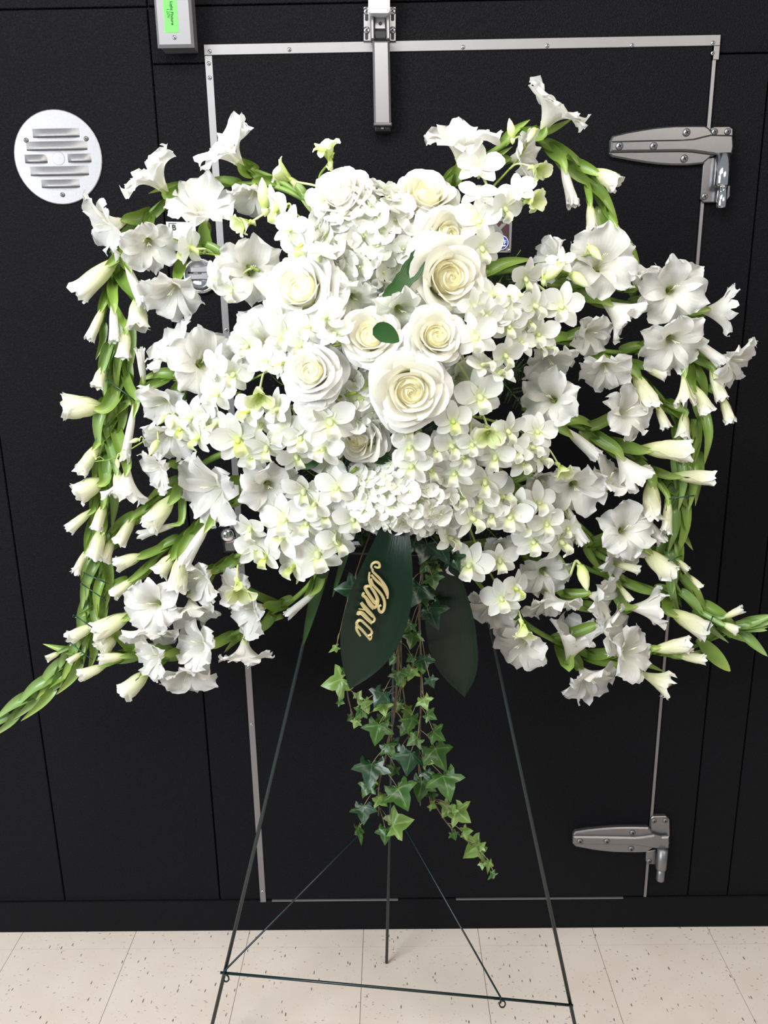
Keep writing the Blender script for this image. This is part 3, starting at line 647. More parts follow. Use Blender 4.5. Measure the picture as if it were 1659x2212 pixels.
def orchid_bud(parent, C, d, ln, seed, stalk=None):
    d = nrm(d); prof = [(0.02, 0), (0.16, 0.12), (0.25, 0.34), (0.24, 0.55), (0.14, 0.82), (0.02, 1.0)]
    m = MB().lathe(C-d*ln*0.5, d, [(r*ln*0.82, z*ln) for r, z in prof], 10); t = [prof[i//10][1] for i in range(60)]
    mesh('orchid_bud', m.v, m.f, M['orchg'], parent, True, {'tint': t, 'across': [math.sin(i*1.3) for i in range(60)]})
    MB().lathe(C-d*ln*0.45, nrm(d*0.1+np.array([0, 0, -1.0])), [(0.13*ln, 0), (0.10*ln, 0.16*ln), (0.02*ln, 0.26*ln)], 8).build('bud_spur', M['pedicel'], parent, True)
    if stalk is not None: MB().tube(catmull([stalk, 0.5*(stalk+C-d*ln*.5)+np.array([0, 0, ln*0.3]), C-d*ln*.48], 5), 0.05*ln, 6).build('pedicel', M['pedicel'], parent, True)
def orchid_spray(label, stem, flowers, buds=(), r0=3.6, r1=1.8, dz=0.03, seed0=1):
    P = [at(x, y, mound(x, y)+dz-0.012) for x, y in stem]; C = catmull(P, 6); n = len(C); Ca = np.array(C)
    root = thing('orchid_spray', C[0], label, 'orchid', 'white orchid sprays of the easel spray'); k = mpp(stem[0][0], stem[0][1], mound(*stem[0]))
    MB().tube(C, [k*(r0+(r1-r0)*i/(n-1)) for i in range(n)], 7).build('stem', M['ostem'], root, True)
    for j, e in enumerate(flowers):
        x, y = e[:2]; di = e[2] if len(e) > 2 else 82; gr = e[3] if len(e) > 3 else 0; R = random.Random(seed0*57+j)
        D = mound(x, y)+dz+0.018+R.uniform(-.01, .012); c = at(x, y, D); i = int(((Ca-c)**2).sum(1).argmin())
        ddx, ddy = x-860, y-760; base = math.degrees(math.atan2(-ddy, ddx)); 
        ang = e[4] if len(e) > 4 else base+R.uniform(-75, 75); tilt = e[5] if len(e) > 5 else R.uniform(38, 78)
        orchid_flower(root, c, dir3(x, y, ang, tilt), di*mpp(x, y, D)*1.10, seed0*91+j, gr, stalk=Ca[max(0, i-1)])
    for j, e in enumerate(buds):
        x, y, ln, ang = e; D = mound(x, y)+dz+0.02; c = at(x, y, D); i = int(((Ca-c)**2).sum(1).argmin())
        orchid_bud(root, c, dir3(x, y, ang, 15), ln*mpp(x, y, D), seed0*33+j, Ca[i])
    return root

def rose(label, px, py, dpx, ang, tilt, seed, mat='rose', dz=0.02, openness=1.0):
    R = random.Random(seed); D = mound(px, py)+dz; C = at(px, py, D); Z = dir3(px, py, ang, tilt); d = dpx*mpp(px, py, D); X, Y, Z = frame(Z)
    base = C-Z*d*0.22; root = thing('rose', base, label, 'rose', 'white roses of the easel spray')
    rings = [(0.055, .40, 3, 175, -.55), (0.10, .41, 3, 165, -.40), (0.15, .42, 3, 150, -.12), (0.20, .44, 3, 140, .02), (0.265, .45, 4, 118, .06), (0.335, .43, 4, 108, .11), (0.405, .36, 5, 92, .13), (0.455, .25, 5, 88, .14), (0.48, .12, 5, 84, .15)]
    m_, out_ = M[mat], M['rosew']
    for ri, (rho, h, num, span, curl) in enumerate(rings):
        off = R.uniform(0, 6)
        for k in range(num):
            phi = off+k*2*PI/num+R.uniform(-.12, .12); sp = math.radians(span)*0.60; n, mm = 11, 11; V, T, A = [], [], []
            rk = rho*R.uniform(.95, 1.07); hk = h*R.uniform(.95, 1.04); p1 = R.uniform(0, 6); lean = R.uniform(-.05, .05)
            for i in range(n):
                s = i/(n-1)
                for j in range(mm):
                    t = 2*j/(mm-1)-1; e = abs(t)
                    lim = 1-0.34*e**3.2+lean*t                    # rounded outline
                    ss = s*lim; r = rk*(0.35+0.65*ss**0.5); z = hk*ss**(1.0+0.3*ri/8)
                    c = max(0, (s-0.62)/0.38)
                    if curl < 0: r *= 1+curl*ss**3                # the heart closes over itself
                    else: r += curl*c*c*(0.75+0.25*math.sin(3*t+p1)); z -= curl*0.55*c**2.4*(0.8+0.4*e)
                    r += 0.010*math.sin(5*t+p1)*s*(ri > 3)+(0.036 if ri < 4 else 0.022)*t*s
                    a = phi+t*sp; V.append(base+d*(r*(math.cos(a)*X+math.sin(a)*Y)+z*Z)); T.append(min(1, 0.05+0.95*(0.42*s+0.58*ri/8))); A.append(t)
            put('petal', (V, grid_faces(n, mm), T, A), m_ if ri < 7 else out_, root)
    MB().lathe(base, Z, [(0.10*d, 0), (0.235*d, 0.10*d), (0.225*d, 0.24*d), (0.14*d, 0.33*d), (0.04*d, 0.36*d)], 14).build('heart', M['heart'], root, True)  # added solid core, unlike a real rose: blocks dark gaps between inner petals
    m = MB().lathe(base-Z*0.03*d, Z, [(0.05*d, -0.10*d), (0.11*d, 0), (0.14*d, 0.08*d), (0.09*d, 0.14*d)], 10); m.build('calyx', M['stem'], root, True)
    for k in range(5):
        a = k*2*PI/5; o = math.cos(a)*X+math.sin(a)*Y; P = [base+o*0.10*d, base+o*0.28*d+Z*0.02*d, base+o*0.42*d-Z*0.05*d]
        put('sepal', ribbon(catmull(P, 3), [0.05*d, .045*d, .035*d, .03*d, .02*d, .012*d, .002*d], Z, 3, 0.3), M['bract'], root)
    MB().tube([base-Z*0.1*d, base-Z*0.5*d+np.array([0, 0, -0.02]), base-Z*0.9*d+np.array([0, 0, -0.06])], 0.022*d, 7).build('stem', M['stem'], root, True)
    return root

def hydrangea(label, px, py, rx, ry, seed, dz=0.0, n=80, fd=44, lift=0.62, cover=1.0):
    R = random.Random(seed); D = mound(px, py)+dz; k = mpp(px, py, D); front = cam_dir(at(px, py, D)); X, Y, Z = frame(front); cz = at(px, py, D)-front*k*rx*lift*0.9
    root = thing('hydrangea_head', cz, label, 'hydrangea', 'white hydrangea heads of the easel spray')
    cnt = 0
    MB().tube([cz, cz+np.array([0, 0.10, -0.06])], 0.006, 7).build('stem', M['stem'], root, True)
    core = MB().lathe(cz-front*k*rx*0.25, front, [(0.001, 0), (rx*0.5*k, 0.02*rx*k), (rx*0.62*k, rx*0.3*k), (rx*0.5*k, rx*0.62*k), (rx*0.25*k, rx*0.74*k), (0.001, rx*0.78*k)], 14)
    core.build('flower_stalks', M['pedicel'], root, True)
    for i in range(n):
        zf = 1-(i+0.5)/n*cover*1.12; th = i*2.39996+R.uniform(-.12, .12); rr = math.sqrt(max(0, 1-zf*zf)); 
        nrmv = nrm(rr*math.cos(th)*X/rx+rr*math.sin(th)*Y/ry+zf*Z/(rx*lift)); jit = R.uniform(.94, 1.06)
        c = cz+k*jit*(rr*math.cos(th)*rx*X+rr*math.sin(th)*ry*Y+zf*rx*lift*Z)
        a, b, zz = frame(nrm(nrmv+np.array([R.uniform(-.55, .55) for _ in range(3)]))); ro = R.uniform(0, PI/2); a, b = math.cos(ro)*a+math.sin(ro)*b, -math.sin(ro)*a+math.cos(ro)*b
        h = fd*k*0.5*R.uniform(.85, 1.15); e = MB().lathe(c+zz*0.02*h, zz, [(0.09*h, 0), (0.09*h, 0.07*h), (0.03*h, 0.13*h)], 6)
        fo = mesh('floret', e.v, e.f, M['pedicel'], root)
        for q in range(4):
            d = [a, b, -a, -b][q]; cup = R.uniform(.02, .38); pts = [c+d*h*t+zz*h*(cup*t*t*0.9+0.03*(q % 2)-0.12*math.sin(3*t)*R.uniform(-1, 1)) for t in (0.03, .3, .58, .82, 1.0)]
            put('petal', ribbon(pts, [h*.14, h*.50, h*.68, h*.58, h*.20], zz, 5, R.uniform(.1, .55), .03, seed+i*4+q), M['hyd'], fo)
    return root

IVY = [(0, .0), (.10, -.16), (.30, -.20), (.44, -.34), (.52, -.14), (.48, .06), (.72, .16), (.86, .34), (.60, .40), (.38, .44), (.32, .62), (.16, .86), (0, 1.08)]
def ivy_leaf(parent, C, nv, updir, size, seed, mat, narrow=1.0, name='leaf'):
    R = random.Random(seed); Z = nrm(nv); Y = nrm(updir-Z*np.dot(updir, Z)); X = np.cross(Y, Z)
    out = [(x*narrow, y) for x, y in IVY]+[(-x*narrow, y) for x, y in IVY[-2:0:-1]]; n = len(out); V = []; T = []; cup = R.uniform(-.25, .35); wv = R.uniform(0, 6); droop = R.uniform(.1, .5)
    lobes = (3, 7, 12, 17, 21)
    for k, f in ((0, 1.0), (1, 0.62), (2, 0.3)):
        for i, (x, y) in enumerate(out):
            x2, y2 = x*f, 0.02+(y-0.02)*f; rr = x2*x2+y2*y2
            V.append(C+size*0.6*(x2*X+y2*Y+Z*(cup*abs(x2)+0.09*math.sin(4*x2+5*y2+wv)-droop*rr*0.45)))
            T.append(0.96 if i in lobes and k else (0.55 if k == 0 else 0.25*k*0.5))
    V.append(C+size*0.6*0.02*Y); T.append(1.0); c = 3*n; F = []
    for k in range(2):
        for i in range(n): j = (i+1) % n; F.append((k*n+i, k*n+j, (k+1)*n+j, (k+1)*n+i))
    F += [(2*n+i, 2*n+(i+1) % n, c) for i in range(n)]
    return mesh(name, V, F, mat, parent, True, {'tint': T, 'across': [0]*len(T)})
def ivy_vine(label, pts, leaves, D, seed0, r=2.0, fill=0, fs=(28, 48), spread=34):
    P = [at(x, y, D) for x, y in pts]; C = catmull(P, 6); n = len(C); Ca = np.array(C); root = thing('ivy_vine', C[0], label, 'ivy', 'trailing ivy below the flowers'); k = mpp(*pts[0], D)
    MB().tube(C, [k*(r*1.3-r*0.7*i/n) for i in range(n)], 6).build('stem', M['vine'], root, True)
    R = random.Random(seed0); L = list(leaves)
    for j in range(fill):
        i = int((j+0.5)/fill*(n-1)); f = C[i]; 
        # back-project to a pixel near the vine
        v = f-CAM; zz = np.dot(v, FW); px = CX+FPX*np.dot(v, RT)/zz; py = CY-FPX*np.dot(v, UP)/zz
        L.append((px+R.uniform(-spread, spread), py+R.uniform(-18, 26), R.uniform(*fs), R.uniform(200, 340), R.choice('gggdl')))
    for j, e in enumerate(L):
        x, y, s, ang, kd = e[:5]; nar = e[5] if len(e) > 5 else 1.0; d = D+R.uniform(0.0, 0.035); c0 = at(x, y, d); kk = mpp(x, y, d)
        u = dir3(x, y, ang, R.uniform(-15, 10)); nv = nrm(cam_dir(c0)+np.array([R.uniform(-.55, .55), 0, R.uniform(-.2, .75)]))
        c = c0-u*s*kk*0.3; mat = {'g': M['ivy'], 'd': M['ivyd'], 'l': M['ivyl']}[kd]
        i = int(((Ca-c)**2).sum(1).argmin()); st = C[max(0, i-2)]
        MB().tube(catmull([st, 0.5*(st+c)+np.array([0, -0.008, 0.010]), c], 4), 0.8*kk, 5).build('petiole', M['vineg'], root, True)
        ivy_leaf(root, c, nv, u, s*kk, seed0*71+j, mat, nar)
    return root
def blade(name, label, cat, pts, w, D, mat, cup=0.5, across=9, tint_tip=1.0, group=None, prof=None, n=5, yaw=0.0):
    P = [at(x, y, (D[i] if isinstance(D, (list, tuple)) else D)) for i, (x, y) in enumerate(pts)]; C = catmull(P, n); N = len(C); kk = mpp(*pts[0], D[0] if isinstance(D, (list, tuple)) else D)
    W_ = [w*kk*0.5*(prof(i/(N-1)) if prof else max(0.02, math.sin(PI*(0.06+0.93*i/(N-1)))**0.7)) for i in range(N)]
    vd = nrm(cam_dir(C[N//2])+yaw*RT); g = ribbon(C, W_, vd, across, cup, 0.0, 3, tint_tip)
    o = mesh(name, g[0], g[1], mat, None, True, {'tint': g[2], 'across': g[3]}, at0=C[0]); return tag(o, label, cat, group)
def fern(label, pts, D, seed, w=70, npin=15):
    P = [at(x, y, D) for x, y in pts]; C = catmull(P, 8); n = len(C); root = thing('fern_frond', C[0], label, 'fern', 'dark fern fronds behind the flowers'); kk = mpp(*pts[0], D); R = random.Random(seed)
    MB().tube(C, 1.4*kk, 5).build('stem', M['stem'], root, True)
    for j in range(npin):
        f = (j+0.6)/npin; i = int(f*(n-2)); t = nrm(C[i+1]-C[i]); vd = cam_dir(C[i])
        for sg in (-1, 1):
            s = nrm(np.cross(t, vd))*sg; l = w*kk*0.5*(1.05-f)**0.7*R.uniform(.85, 1.1); d = nrm(s+0.55*t); nn = 9
            pts_ = [C[i]+d*l*q/(nn-1)+vd*0.006*math.sin(q*.5+j) for q in range(nn)]
            W_ = [l*0.17*(1-(q/(nn-1))**1.6)*(1.0 if q % 2 else 0.55)+0.0003 for q in range(nn)]
            put('leaflet', ribbon(pts_, W_, vd, 3, 0.2), M['fern'], root)
    return root
# ---------------------------------------------------------------- wire easel
FL, FR, FB = floor_at(440, 2290), floor_at(1258, 2290), floor_at(835, 2082)
APX = at(873, 480, 0.20)
def along(a, b, px, py):
    best = None
    for i in range(401):
        p = a+(b-a)*i/400; v = p-CAM; z = np.dot(v, FW); q = (CX+FPX*np.dot(v, RT)/z-px)**2+(CY-FPX*np.dot(v, UP)/z-py)**2
        if best is None or q < best[0]: best = (q, p)
    return best[1]
ea = thing('wire_easel', (APX[0], (FL[1]+FB[1])/2, 0.0), 'dark green wire floral easel with three legs on the tiled floor', 'easel')
for a, r in ((FL, 0.0042), (FR, 0.0042), (FB, 0.0038)):
    d = nrm(APX-a); MB().tube([a+d*0.004, a+(APX-a)*0.5, APX], r, 10).build('leg', M['easel'], ea, True)
def dn(p): return np.array([0, -0.006, 0])+p
cl_, cr_ = along(FL, APX, 490, 2096), along(FR, APX, 1240, 2166)
MB().tube([dn(cl_)+(cl_-cr_)*0.012, dn(cr_)+(cr_-cl_)*0.006], 0.0030, 8).build('cross_bar', M['easel'], ea, True)
hub = along(FB, APX, 848, 1735)
hk = cl_+(cr_-cl_)*((1087-490)/750.0)
for a in (cl_, hk):
    MB().tube([hub, dn(a)+np.array([0, -0.004, 0.008]), dn(a)+np.array([0, -0.008, -0.003])], 0.0022, 7).build('brace', M['easel'], ea, True)
    c = dn(a)+np.array([0.004, -0.007, -0.007]); MB().tube([c+0.009*np.array([math.cos(t)*0.7, 0.0, math.sin(t)]) for t in np.linspace(0, 2*PI, 15)], 0.0018, 6).build('hook_loop', M['easel'], ea, True)
MB().tube([APX+np.array([0, 0, 0.02]), APX-np.array([0, 0, 0.03])], 0.009, 10).build('collar', M['easel'], ea, True)
sh = along(FL, APX, 700, 1195), along(FR, APX, 1030, 1200)
MB().tube([sh[0], sh[1]], 0.003, 8).build('upper_bar', M['easel'], ea, True)

# foam cage that holds all the stems
fc = at(865, 850, 0.30)
cage = thing('foam_cage', fc, 'dark green foam cage buried behind the white flowers', 'floral foam')
m = MB().box((fc[0]-0.10, fc[1]-0.045, fc[2]-0.14), (fc[0]+0.10, fc[1]+0.055, fc[2]+0.14), 0.02); m.build('foam_block', M['foam'], cage)
for i in range(5):
    x = fc[0]-0.09+0.045*i; MB().tube([(x, fc[1]-0.047, fc[2]-0.14), (x, fc[1]-0.047, fc[2]+0.14)], 0.0016, 5).build('cage_bar', M['wire'], cage)

# ---------------------------------------------------------------- gladiolus spikes
O, B = 'o', 'b'
spike('gladiolus spike at the upper left, one big bloom above its green stem', [(720, 480), (690, 452), (640, 412), (590, 385), (550, 370), (528, 372)], 8, 5,
      [(O, 492, 320, 138, 128, 32, .86), (O, 545, 425, 100, -105, 25, .7, -.01)], chain=[(.15, .8, 6, 75, 17)], seed0=1)
spike('gladiolus spike arching over the top left and down', [(665, 435), (600, 405), (520, 397), (455, 403), (400, 405), (350, 438), (305, 478), (268, 530), (247, 590), (232, 650), (218, 705)], 6, 5,
      [(O, 328, 375, 140, 128, 28, .86), (O, 228, 490, 140, 196, 26, .9), (O, 322, 531, 122, -80, 62, .85, .02), (B, 258, 555, 163, 640, 54, .3), (B, 268, 560, 308, 655, 84, .55, .02),
       (O, 372, 634, 122, -112, 42, .85, .01), (B, 295, 640, 300, 712, 52, .3, .005), (B, 228, 655, 191, 738, 26, .2), (B, 243, 650, 248, 735, 74, .5, .02), (B, 274, 705, 266, 776, 34, .25, .015)],
      chain=[(.12, .5, 7, 80, 15), (.5, 1, 8, 85, 16)], seed0=2)
spike('short gladiolus spike left of centre with a flat facing bloom', [(640, 590), (570, 573), (500, 560), (455, 542), (432, 532)], 7, 5,
      [(O, 436, 442, 138, 98, 42, .82), (O, 545, 584, 152, 20, 80, .98, .015)], chain=[(.3, .95, 4, 70, 18)], seed0=3)
spike('upright gladiolus spike bound into the left edge, buds pointing outwards', [(276, 690), (268, 770), (262, 850), (243, 930), (226, 1000), (216, 1080), (206, 1150), (196, 1215)], 8, 5,
      [(B, 228, 878, 134, 880, 62, .3), (B, 215, 955, 170, 1026, 36, .2), (B, 225, 1035, 162, 1070, 56, .35), (B, 278, 1000, 266, 1092, 92, .6, .02), (B, 203, 1098, 145, 1146, 27, .18),
       (B, 226, 1085, 206, 1146, 30, .18, .015), (B, 222, 1135, 200, 1210, 40, .3, .015), (B, 192, 1180, 160, 1242, 22, .12), (B, 293, 860, 270, 990, 66, .5, .01)],
      chain=[(0, .98, 20, 95, 19)], seed0=4)
spike('gladiolus spike running down the left edge beside the bound one', [(245, 690), (240, 770), (232, 850), (228, 930), (240, 1010), (232, 1090), (220, 1160), (205, 1240)], 6, 5,
      [(B, 222, 790, 208, 840, 30, .25), (B, 252, 1010, 262, 1075, 34, .25, .01)], chain=[(0, .98, 14, 95, 19)], dz=0.012, seed0=5, bmat=M['bractd'])
spike('gladiolus spike tip pointing out at the lower left corner', [(215, 1195), (200, 1265), (192, 1330), (178, 1380), (150, 1420), (112, 1465), (62, 1510), (14, 1553)], 8, 3,
      [(B, 208, 1348, 143, 1382, 34, .2), (B, 132, 1408, 99, 1424, 17, .1), (B, 180, 1408, 146, 1431, 18, .1)], chain=[(0, .42, 10, 100, 20), (.42, 1, 15, 88, 19)], seed0=6, bmat=M['bractd'])
spike('gladiolus spike along the lower left edge, bound beside the tip', [(225, 1200), (222, 1265), (208, 1330), (196, 1385), (170, 1425), (135, 1465), (95, 1500)], 6, 3, [],
      chain=[(0, .95, 13, 90, 19)], dz=.01, seed0=7)
spike('gladiolus spike left of the orchids, joining the bound edge', [(560, 775), (470, 790), (405, 805), (335, 825), (292, 850), (268, 882)], 8, 5,
      [(O, 370, 752, 128, 132, 34, .85), (O, 442, 782, 160, 20, 70, .95, .02), (B, 312, 838, 302, 758, 62, .55), (O, 350, 876, 122, 222, 48, .88, .01), (O, 362, 950, 105, 240, 42, .85, .005)],
      chain=[(.25, .95, 6, 80, 19)], seed0=8)
spike('gladiolus bloom tucked between the pale left rose and the orchids', [(680, 760), (620, 770), (560, 775), (500, 785)], 6, 4, [(O, 560, 728, 150, 140, 58, .92, .01)], seed0=9)
spike('gladiolus spike left of the orchids ending in tight buds', [(540, 960), (470, 985), (435, 1004), (390, 1036), (330, 1085), (292, 1120), (260, 1150), (236, 1178)], 8, 4,
      [(O, 340, 1014, 100, 200, 34, .85, .01), (B, 292, 1112, 254, 1178, 32, .18), (B, 377, 1068, 318, 1142, 54, .35), (B, 395, 1128, 303, 1156, 56, .42), (B, 245, 1160, 222, 1215, 30, .25)],
      chain=[(.3, 1, 9, 85, 19)], seed0=10)
spike('thick gladiolus spike low on the left with large side bloom', [(600, 1010), (560, 1032), (520, 1062), (470, 1096), (420, 1136), (370, 1176), (312, 1226), (262, 1266), (226, 1288)], 9, 4,
      [(O, 455, 1058, 168, 198, 40, .86, .01), (O, 582, 1056, 136, -70, 66, .9, .03), (B, 458, 1118, 398, 1215, 88, .52, .02), (B, 396, 1190, 380, 1280, 50, .3, .015), (B, 312, 1198, 246, 1222, 36, .22), (B, 292, 1248, 241, 1288, 30, .15), (B, 375, 1196, 340, 1242, 42, .3)],
      chain=[(.2, 1, 11, 88, 19)], seed0=11)
spike('drooping gladiolus spike low on the left behind the buds', [(610, 1175), (540, 1192), (480, 1215), (452, 1260), (436, 1305)], 7, 4,
      [(O, 432, 1250, 108, 212, 40, .85), (O, 415, 1322, 104, -88, 28, .8)], chain=[(.4, .9, 4, 70, 18)], seed0=12)
spike('gladiolus spike below the orchids on the lower left', [(720, 1200), (690, 1235), (660, 1272), (620, 1305), (582, 1328), (556, 1358), (525, 1382)], 7, 4,
      [(O, 508, 1272, 95, 180, 48, .85), (O, 540, 1318, 118, 192, 36, .88), (O, 528, 1416, 116, -90, 16, .92), (B, 690, 1272, 622, 1328, 62, .5)], chain=[(.25, .9, 6, 80, 17)], seed0=13)
spike('lowest gladiolus spike at the left, row of open blooms', [(610, 1330), (545, 1353), (490, 1376), (450, 1394), (400, 1404), (340, 1410), (280, 1412), (222, 1408), (182, 1400)], 7, 4,
      [(O, 328, 1308, 132, 200, 62, .95, .02), (O, 322, 1366, 120, -92, 22, .85), (O, 425, 1392, 116, 182, 42, .86, .01), (O, 405, 1462, 116, -96, 42, .88), (O, 330, 1420, 98, 195, 40, .85, .015), (B, 322, 1448, 264, 1502, 48, .35),
       (B, 286, 1325, 200, 1370, 50, .3), (B, 252, 1368, 214, 1406, 46, .35, -.01), (B, 276, 1416, 212, 1424, 27, .2, .01), (B, 232, 1436, 168, 1462, 30, .15)], chain=[(.45, 1, 8, 85, 17)], seed0=14)
# right-hand side
spike('tallest gladiolus spike at the top right', [(950, 425), (985, 380), (1030, 350), (1080, 318), (1122, 290), (1160, 276)], 9, 6,
      [(O, 996, 305, 152, 88, 30, .92), (O, 1196, 235, 146, 62, 24, .92), (O, 1132, 338, 100, 12, 34, .7)], chain=[(.1, .95, 6, 72, 18)], seed0=15)
spike('gladiolus spike curving down at the upper right', [(1150, 290), (1188, 320), (1238, 352), (1278, 408), (1308, 462), (1336, 522), (1358, 575), (1375, 612)], 7, 5,
      [(B, 1212, 346, 1238, 440, 82, .55), (B, 1282, 366, 1338, 400, 44, .3), (B, 1273, 432, 1280, 502, 28, .12), (B, 1330, 480, 1345, 545, 26, .1)], chain=[(.1, 1, 11, 95, 19)], seed0=16)
spike('horizontal gladiolus spike right of the roses', [(1010, 600), (1060, 588), (1150, 580), (1230, 592), (1300, 615), (1350, 622), (1395, 612)], 9, 6,
      [(O, 1190, 560, 95, 165, 30, .8), (O, 1302, 565, 160, 50, 62, .96, .01), (O, 1374, 592, 84, 88, 18, .85)], chain=[(.15, .98, 6, 85, 19)], seed0=17)
spike('gladiolus spike at the right edge with the widest facing bloom', [(1180, 612), (1250, 626), (1300, 640), (1340, 652), (1400, 658), (1505, 674)], 7, 4,
      [(B, 1293, 645, 1378, 705, 112, .72, .01), (O, 1457, 626, 156, 5, 74, 1.0, .02), (B, 1505, 672, 1597, 672, 104, .62)], chain=[(.1, .7, 5, 85, 18)], seed0=18)
spike('gladiolus spike at mid right with a ragged end bloom', [(1150, 726), (1220, 740), (1275, 753), (1330, 761), (1390, 756), (1460, 758), (1500, 755)], 8, 4,
      [(O, 1280, 722, 104, -20, 50, .8), (O, 1457, 742, 148, -50, 62, 1.0, .025), (B, 1490, 728, 1558, 782, 84, .5), (O, 1590, 780, 112, -18, 38, .98), (O, 1308, 800, 116, -82, 46, .88, .01), (O, 1186, 782, 112, -66, 32, .82, -.01)], chain=[(.1, .8, 6, 80, 18)], seed0=19)
spike('gladiolus spike with hanging buds below the right blooms', [(1320, 785), (1368, 802), (1420, 850), (1450, 892), (1472, 945), (1478, 1000)], 7, 4,
      [(B, 1368, 800, 1412, 884, 48, .3), (B, 1418, 872, 1441, 928, 26, .18), (B, 1480, 886, 1474, 948, 30, .2), (B, 1388, 790, 1442, 812, 30, .2)], chain=[(.1, .95, 8, 90, 19)], seed0=20)
spike('gladiolus spike at the far right with four pointed buds', [(1482, 760), (1502, 820), (1518, 880), (1514, 930), (1506, 985)], 6, 4,
      [(B, 1474, 787, 1482, 880, 50, .38, .02), (B, 1496, 830, 1532, 894, 38, .3, .01), (B, 1534, 790, 1562, 868, 32, .22), (B, 1558, 850, 1579, 916, 28, .25)], chain=[(.15, 1, 8, 90, 18)], seed0=21)
spike('gladiolus spike bound down the right edge', [(1500, 905), (1490, 980), (1482, 1060), (1468, 1130), (1455, 1200), (1476, 1255), (1516, 1305), (1562, 1340)], 8, 5,
      [(B, 1460, 1206, 1488, 1234, 18, .1), (B, 1486, 1240, 1516, 1271, 17, .1)], chain=[(0, .98, 18, 95, 19)], seed0=22)
spike('gladiolus spike tip pointing out at the right edge', [(1470, 900), (1468, 980), (1462, 1060), (1450, 1130), (1442, 1200), (1462, 1268), (1510, 1322), (1560, 1352), (1610, 1352), (1668, 1340)], 6, 3,
      [(B, 1557, 1337, 1607, 1314, 20, .1), (B, 1558, 1345, 1596, 1364, 24, .15, .01)], chain=[(0, .75, 16, 95, 18), (.78, .95, 4, 60, 14)], dz=.012,
      tips=[(1600, 1350, 1668, 1328, 22), (1598, 1352, 1657, 1362, 18), (1604, 1366, 1658, 1418, 20), (1590, 1350, 1672, 1345, 20)], seed0=23, bmat=M['bractd'])
spike('gladiolus spike slanting down to the bound right edge', [(1130, 880), (1200, 905), (1242, 918), (1292, 941), (1350, 976), (1400, 1016), (1442, 1060), (1466, 1104)], 8, 5,
      [(O, 1188, 862, 134, 175, 72, .96, .015), (B, 1216, 922, 1288, 984, 92, .55), (O, 1358, 890, 130, 18, 48, .92, .01), (B, 1376, 968, 1497, 974, 54, .3), (B, 1326, 970, 1384, 1052, 94, .6, .01), (B, 1446, 1026, 1546, 1034, 38, .22), (B, 1406, 1030, 1409, 1126, 52, .3, .01), (B, 1445, 1070, 1438, 1156, 27, .15, .015)],
      chain=[(.2, 1, 9, 90, 19)], seed0=24)
spike('gladiolus spike right of the lower hydrangea', [(1000, 930), (1060, 1000), (1112, 1046), (1160, 1072), (1222, 1110), (1285, 1165)], 10, 6,
      [(O, 1243, 1058, 138, -70, 60, .96, .02), (B, 1214, 1078, 1258, 1170, 78, .45, .02), (O, 1322, 1034, 104, 55, 34, .85), (O, 1170, 1040, 90, -60, 40, .8, -.02)], chain=[(.1, .6, 5, 90, 20)], seed0=25)
spike('gladiolus spike low on the right with round facing bloom', [(1120, 1110), (1220, 1160), (1290, 1180), (1370, 1186), (1425, 1205)], 8, 4,
      [(O, 1354, 1144, 130, 15, 68, .96, .02), (B, 1382, 1108, 1430, 1168, 78, .5), (B, 1386, 1184, 1456, 1245, 52, .3, .01), (O, 1340, 1205, 92, -60, 36, .75, -.01)], chain=[(.2, .9, 5, 85, 18)], seed0=26)
spike('slim gladiolus tip with green buds low on the right', [(1200, 1100), (1242, 1150), (1272, 1184), (1312, 1236), (1342, 1278)], 6, 3,
      [(B, 1322, 1216, 1384, 1232, 22, .15), (B, 1335, 1262, 1364, 1300, 19, .08)], chain=[(.25, .95, 6, 78, 15)], seed0=27)
spike('gladiolus spike below the right orchids with two small blooms', [(1120, 1180), (1180, 1262), (1230, 1290), (1285, 1325)], 7, 4,
      [(O, 1178, 1242, 118, -70, 58, .9, -.01), (O, 1190, 1305, 112, -76, 26, .88), (O, 1303, 1292, 104, -14, 34, .85)], chain=[(.3, .9, 4, 80, 18)], seed0=28)
spike('short gladiolus spike pointing at the bound right edge', [(1240, 1215), (1300, 1240), (1370, 1258), (1430, 1280), (1452, 1300)], 6, 4,
      [(B, 1344, 1312, 1446, 1316, 84, .6), (B, 1442, 1316, 1530, 1364, 48, .3)], chain=[(.2, 1, 6, 85, 18)], seed0=29)
spike('lowest gladiolus spike at the right with blooms hanging below', [(1060, 1280), (1140, 1350), (1200, 1385), (1240, 1408), (1310, 1420), (1370, 1438)], 7, 4,
      [(O, 1122, 1398, 130, 228, 48, .92, .01), (B, 1224, 1440, 1252, 1342, 104, .62, .01), (O, 1362, 1408, 124, 5, 44, .9, .015), (O, 1322, 1356, 118, -10, 32, .86), (O, 1275, 1470, 118, -52, 38, .9), (B, 1366, 1446, 1452, 1484, 66, .38)], chain=[(.45, .95, 5, 85, 18)], seed0=30)
spike('small gladiolus tip with two buds at the lower right', [(1390, 1405), (1440, 1412), (1490, 1400), (1545, 1378), (1592, 1360)], 5, 3,
      [(B, 1404, 1404, 1497, 1391, 40, .22, .01), (B, 1456, 1414, 1527, 1426, 27, .12)], chain=[(0, .95, 6, 70, 14)], seed0=31)
spike('gladiolus bloom hidden behind the lowest orchids', [(985, 1180), (1020, 1240), (1050, 1280), (1070, 1300)], 6, 4,
      [(O, 1064, 1318, 112, -115, 40, .9), (O, 1082, 1185, 96, -60, 50, .85, -.01)], seed0=32)
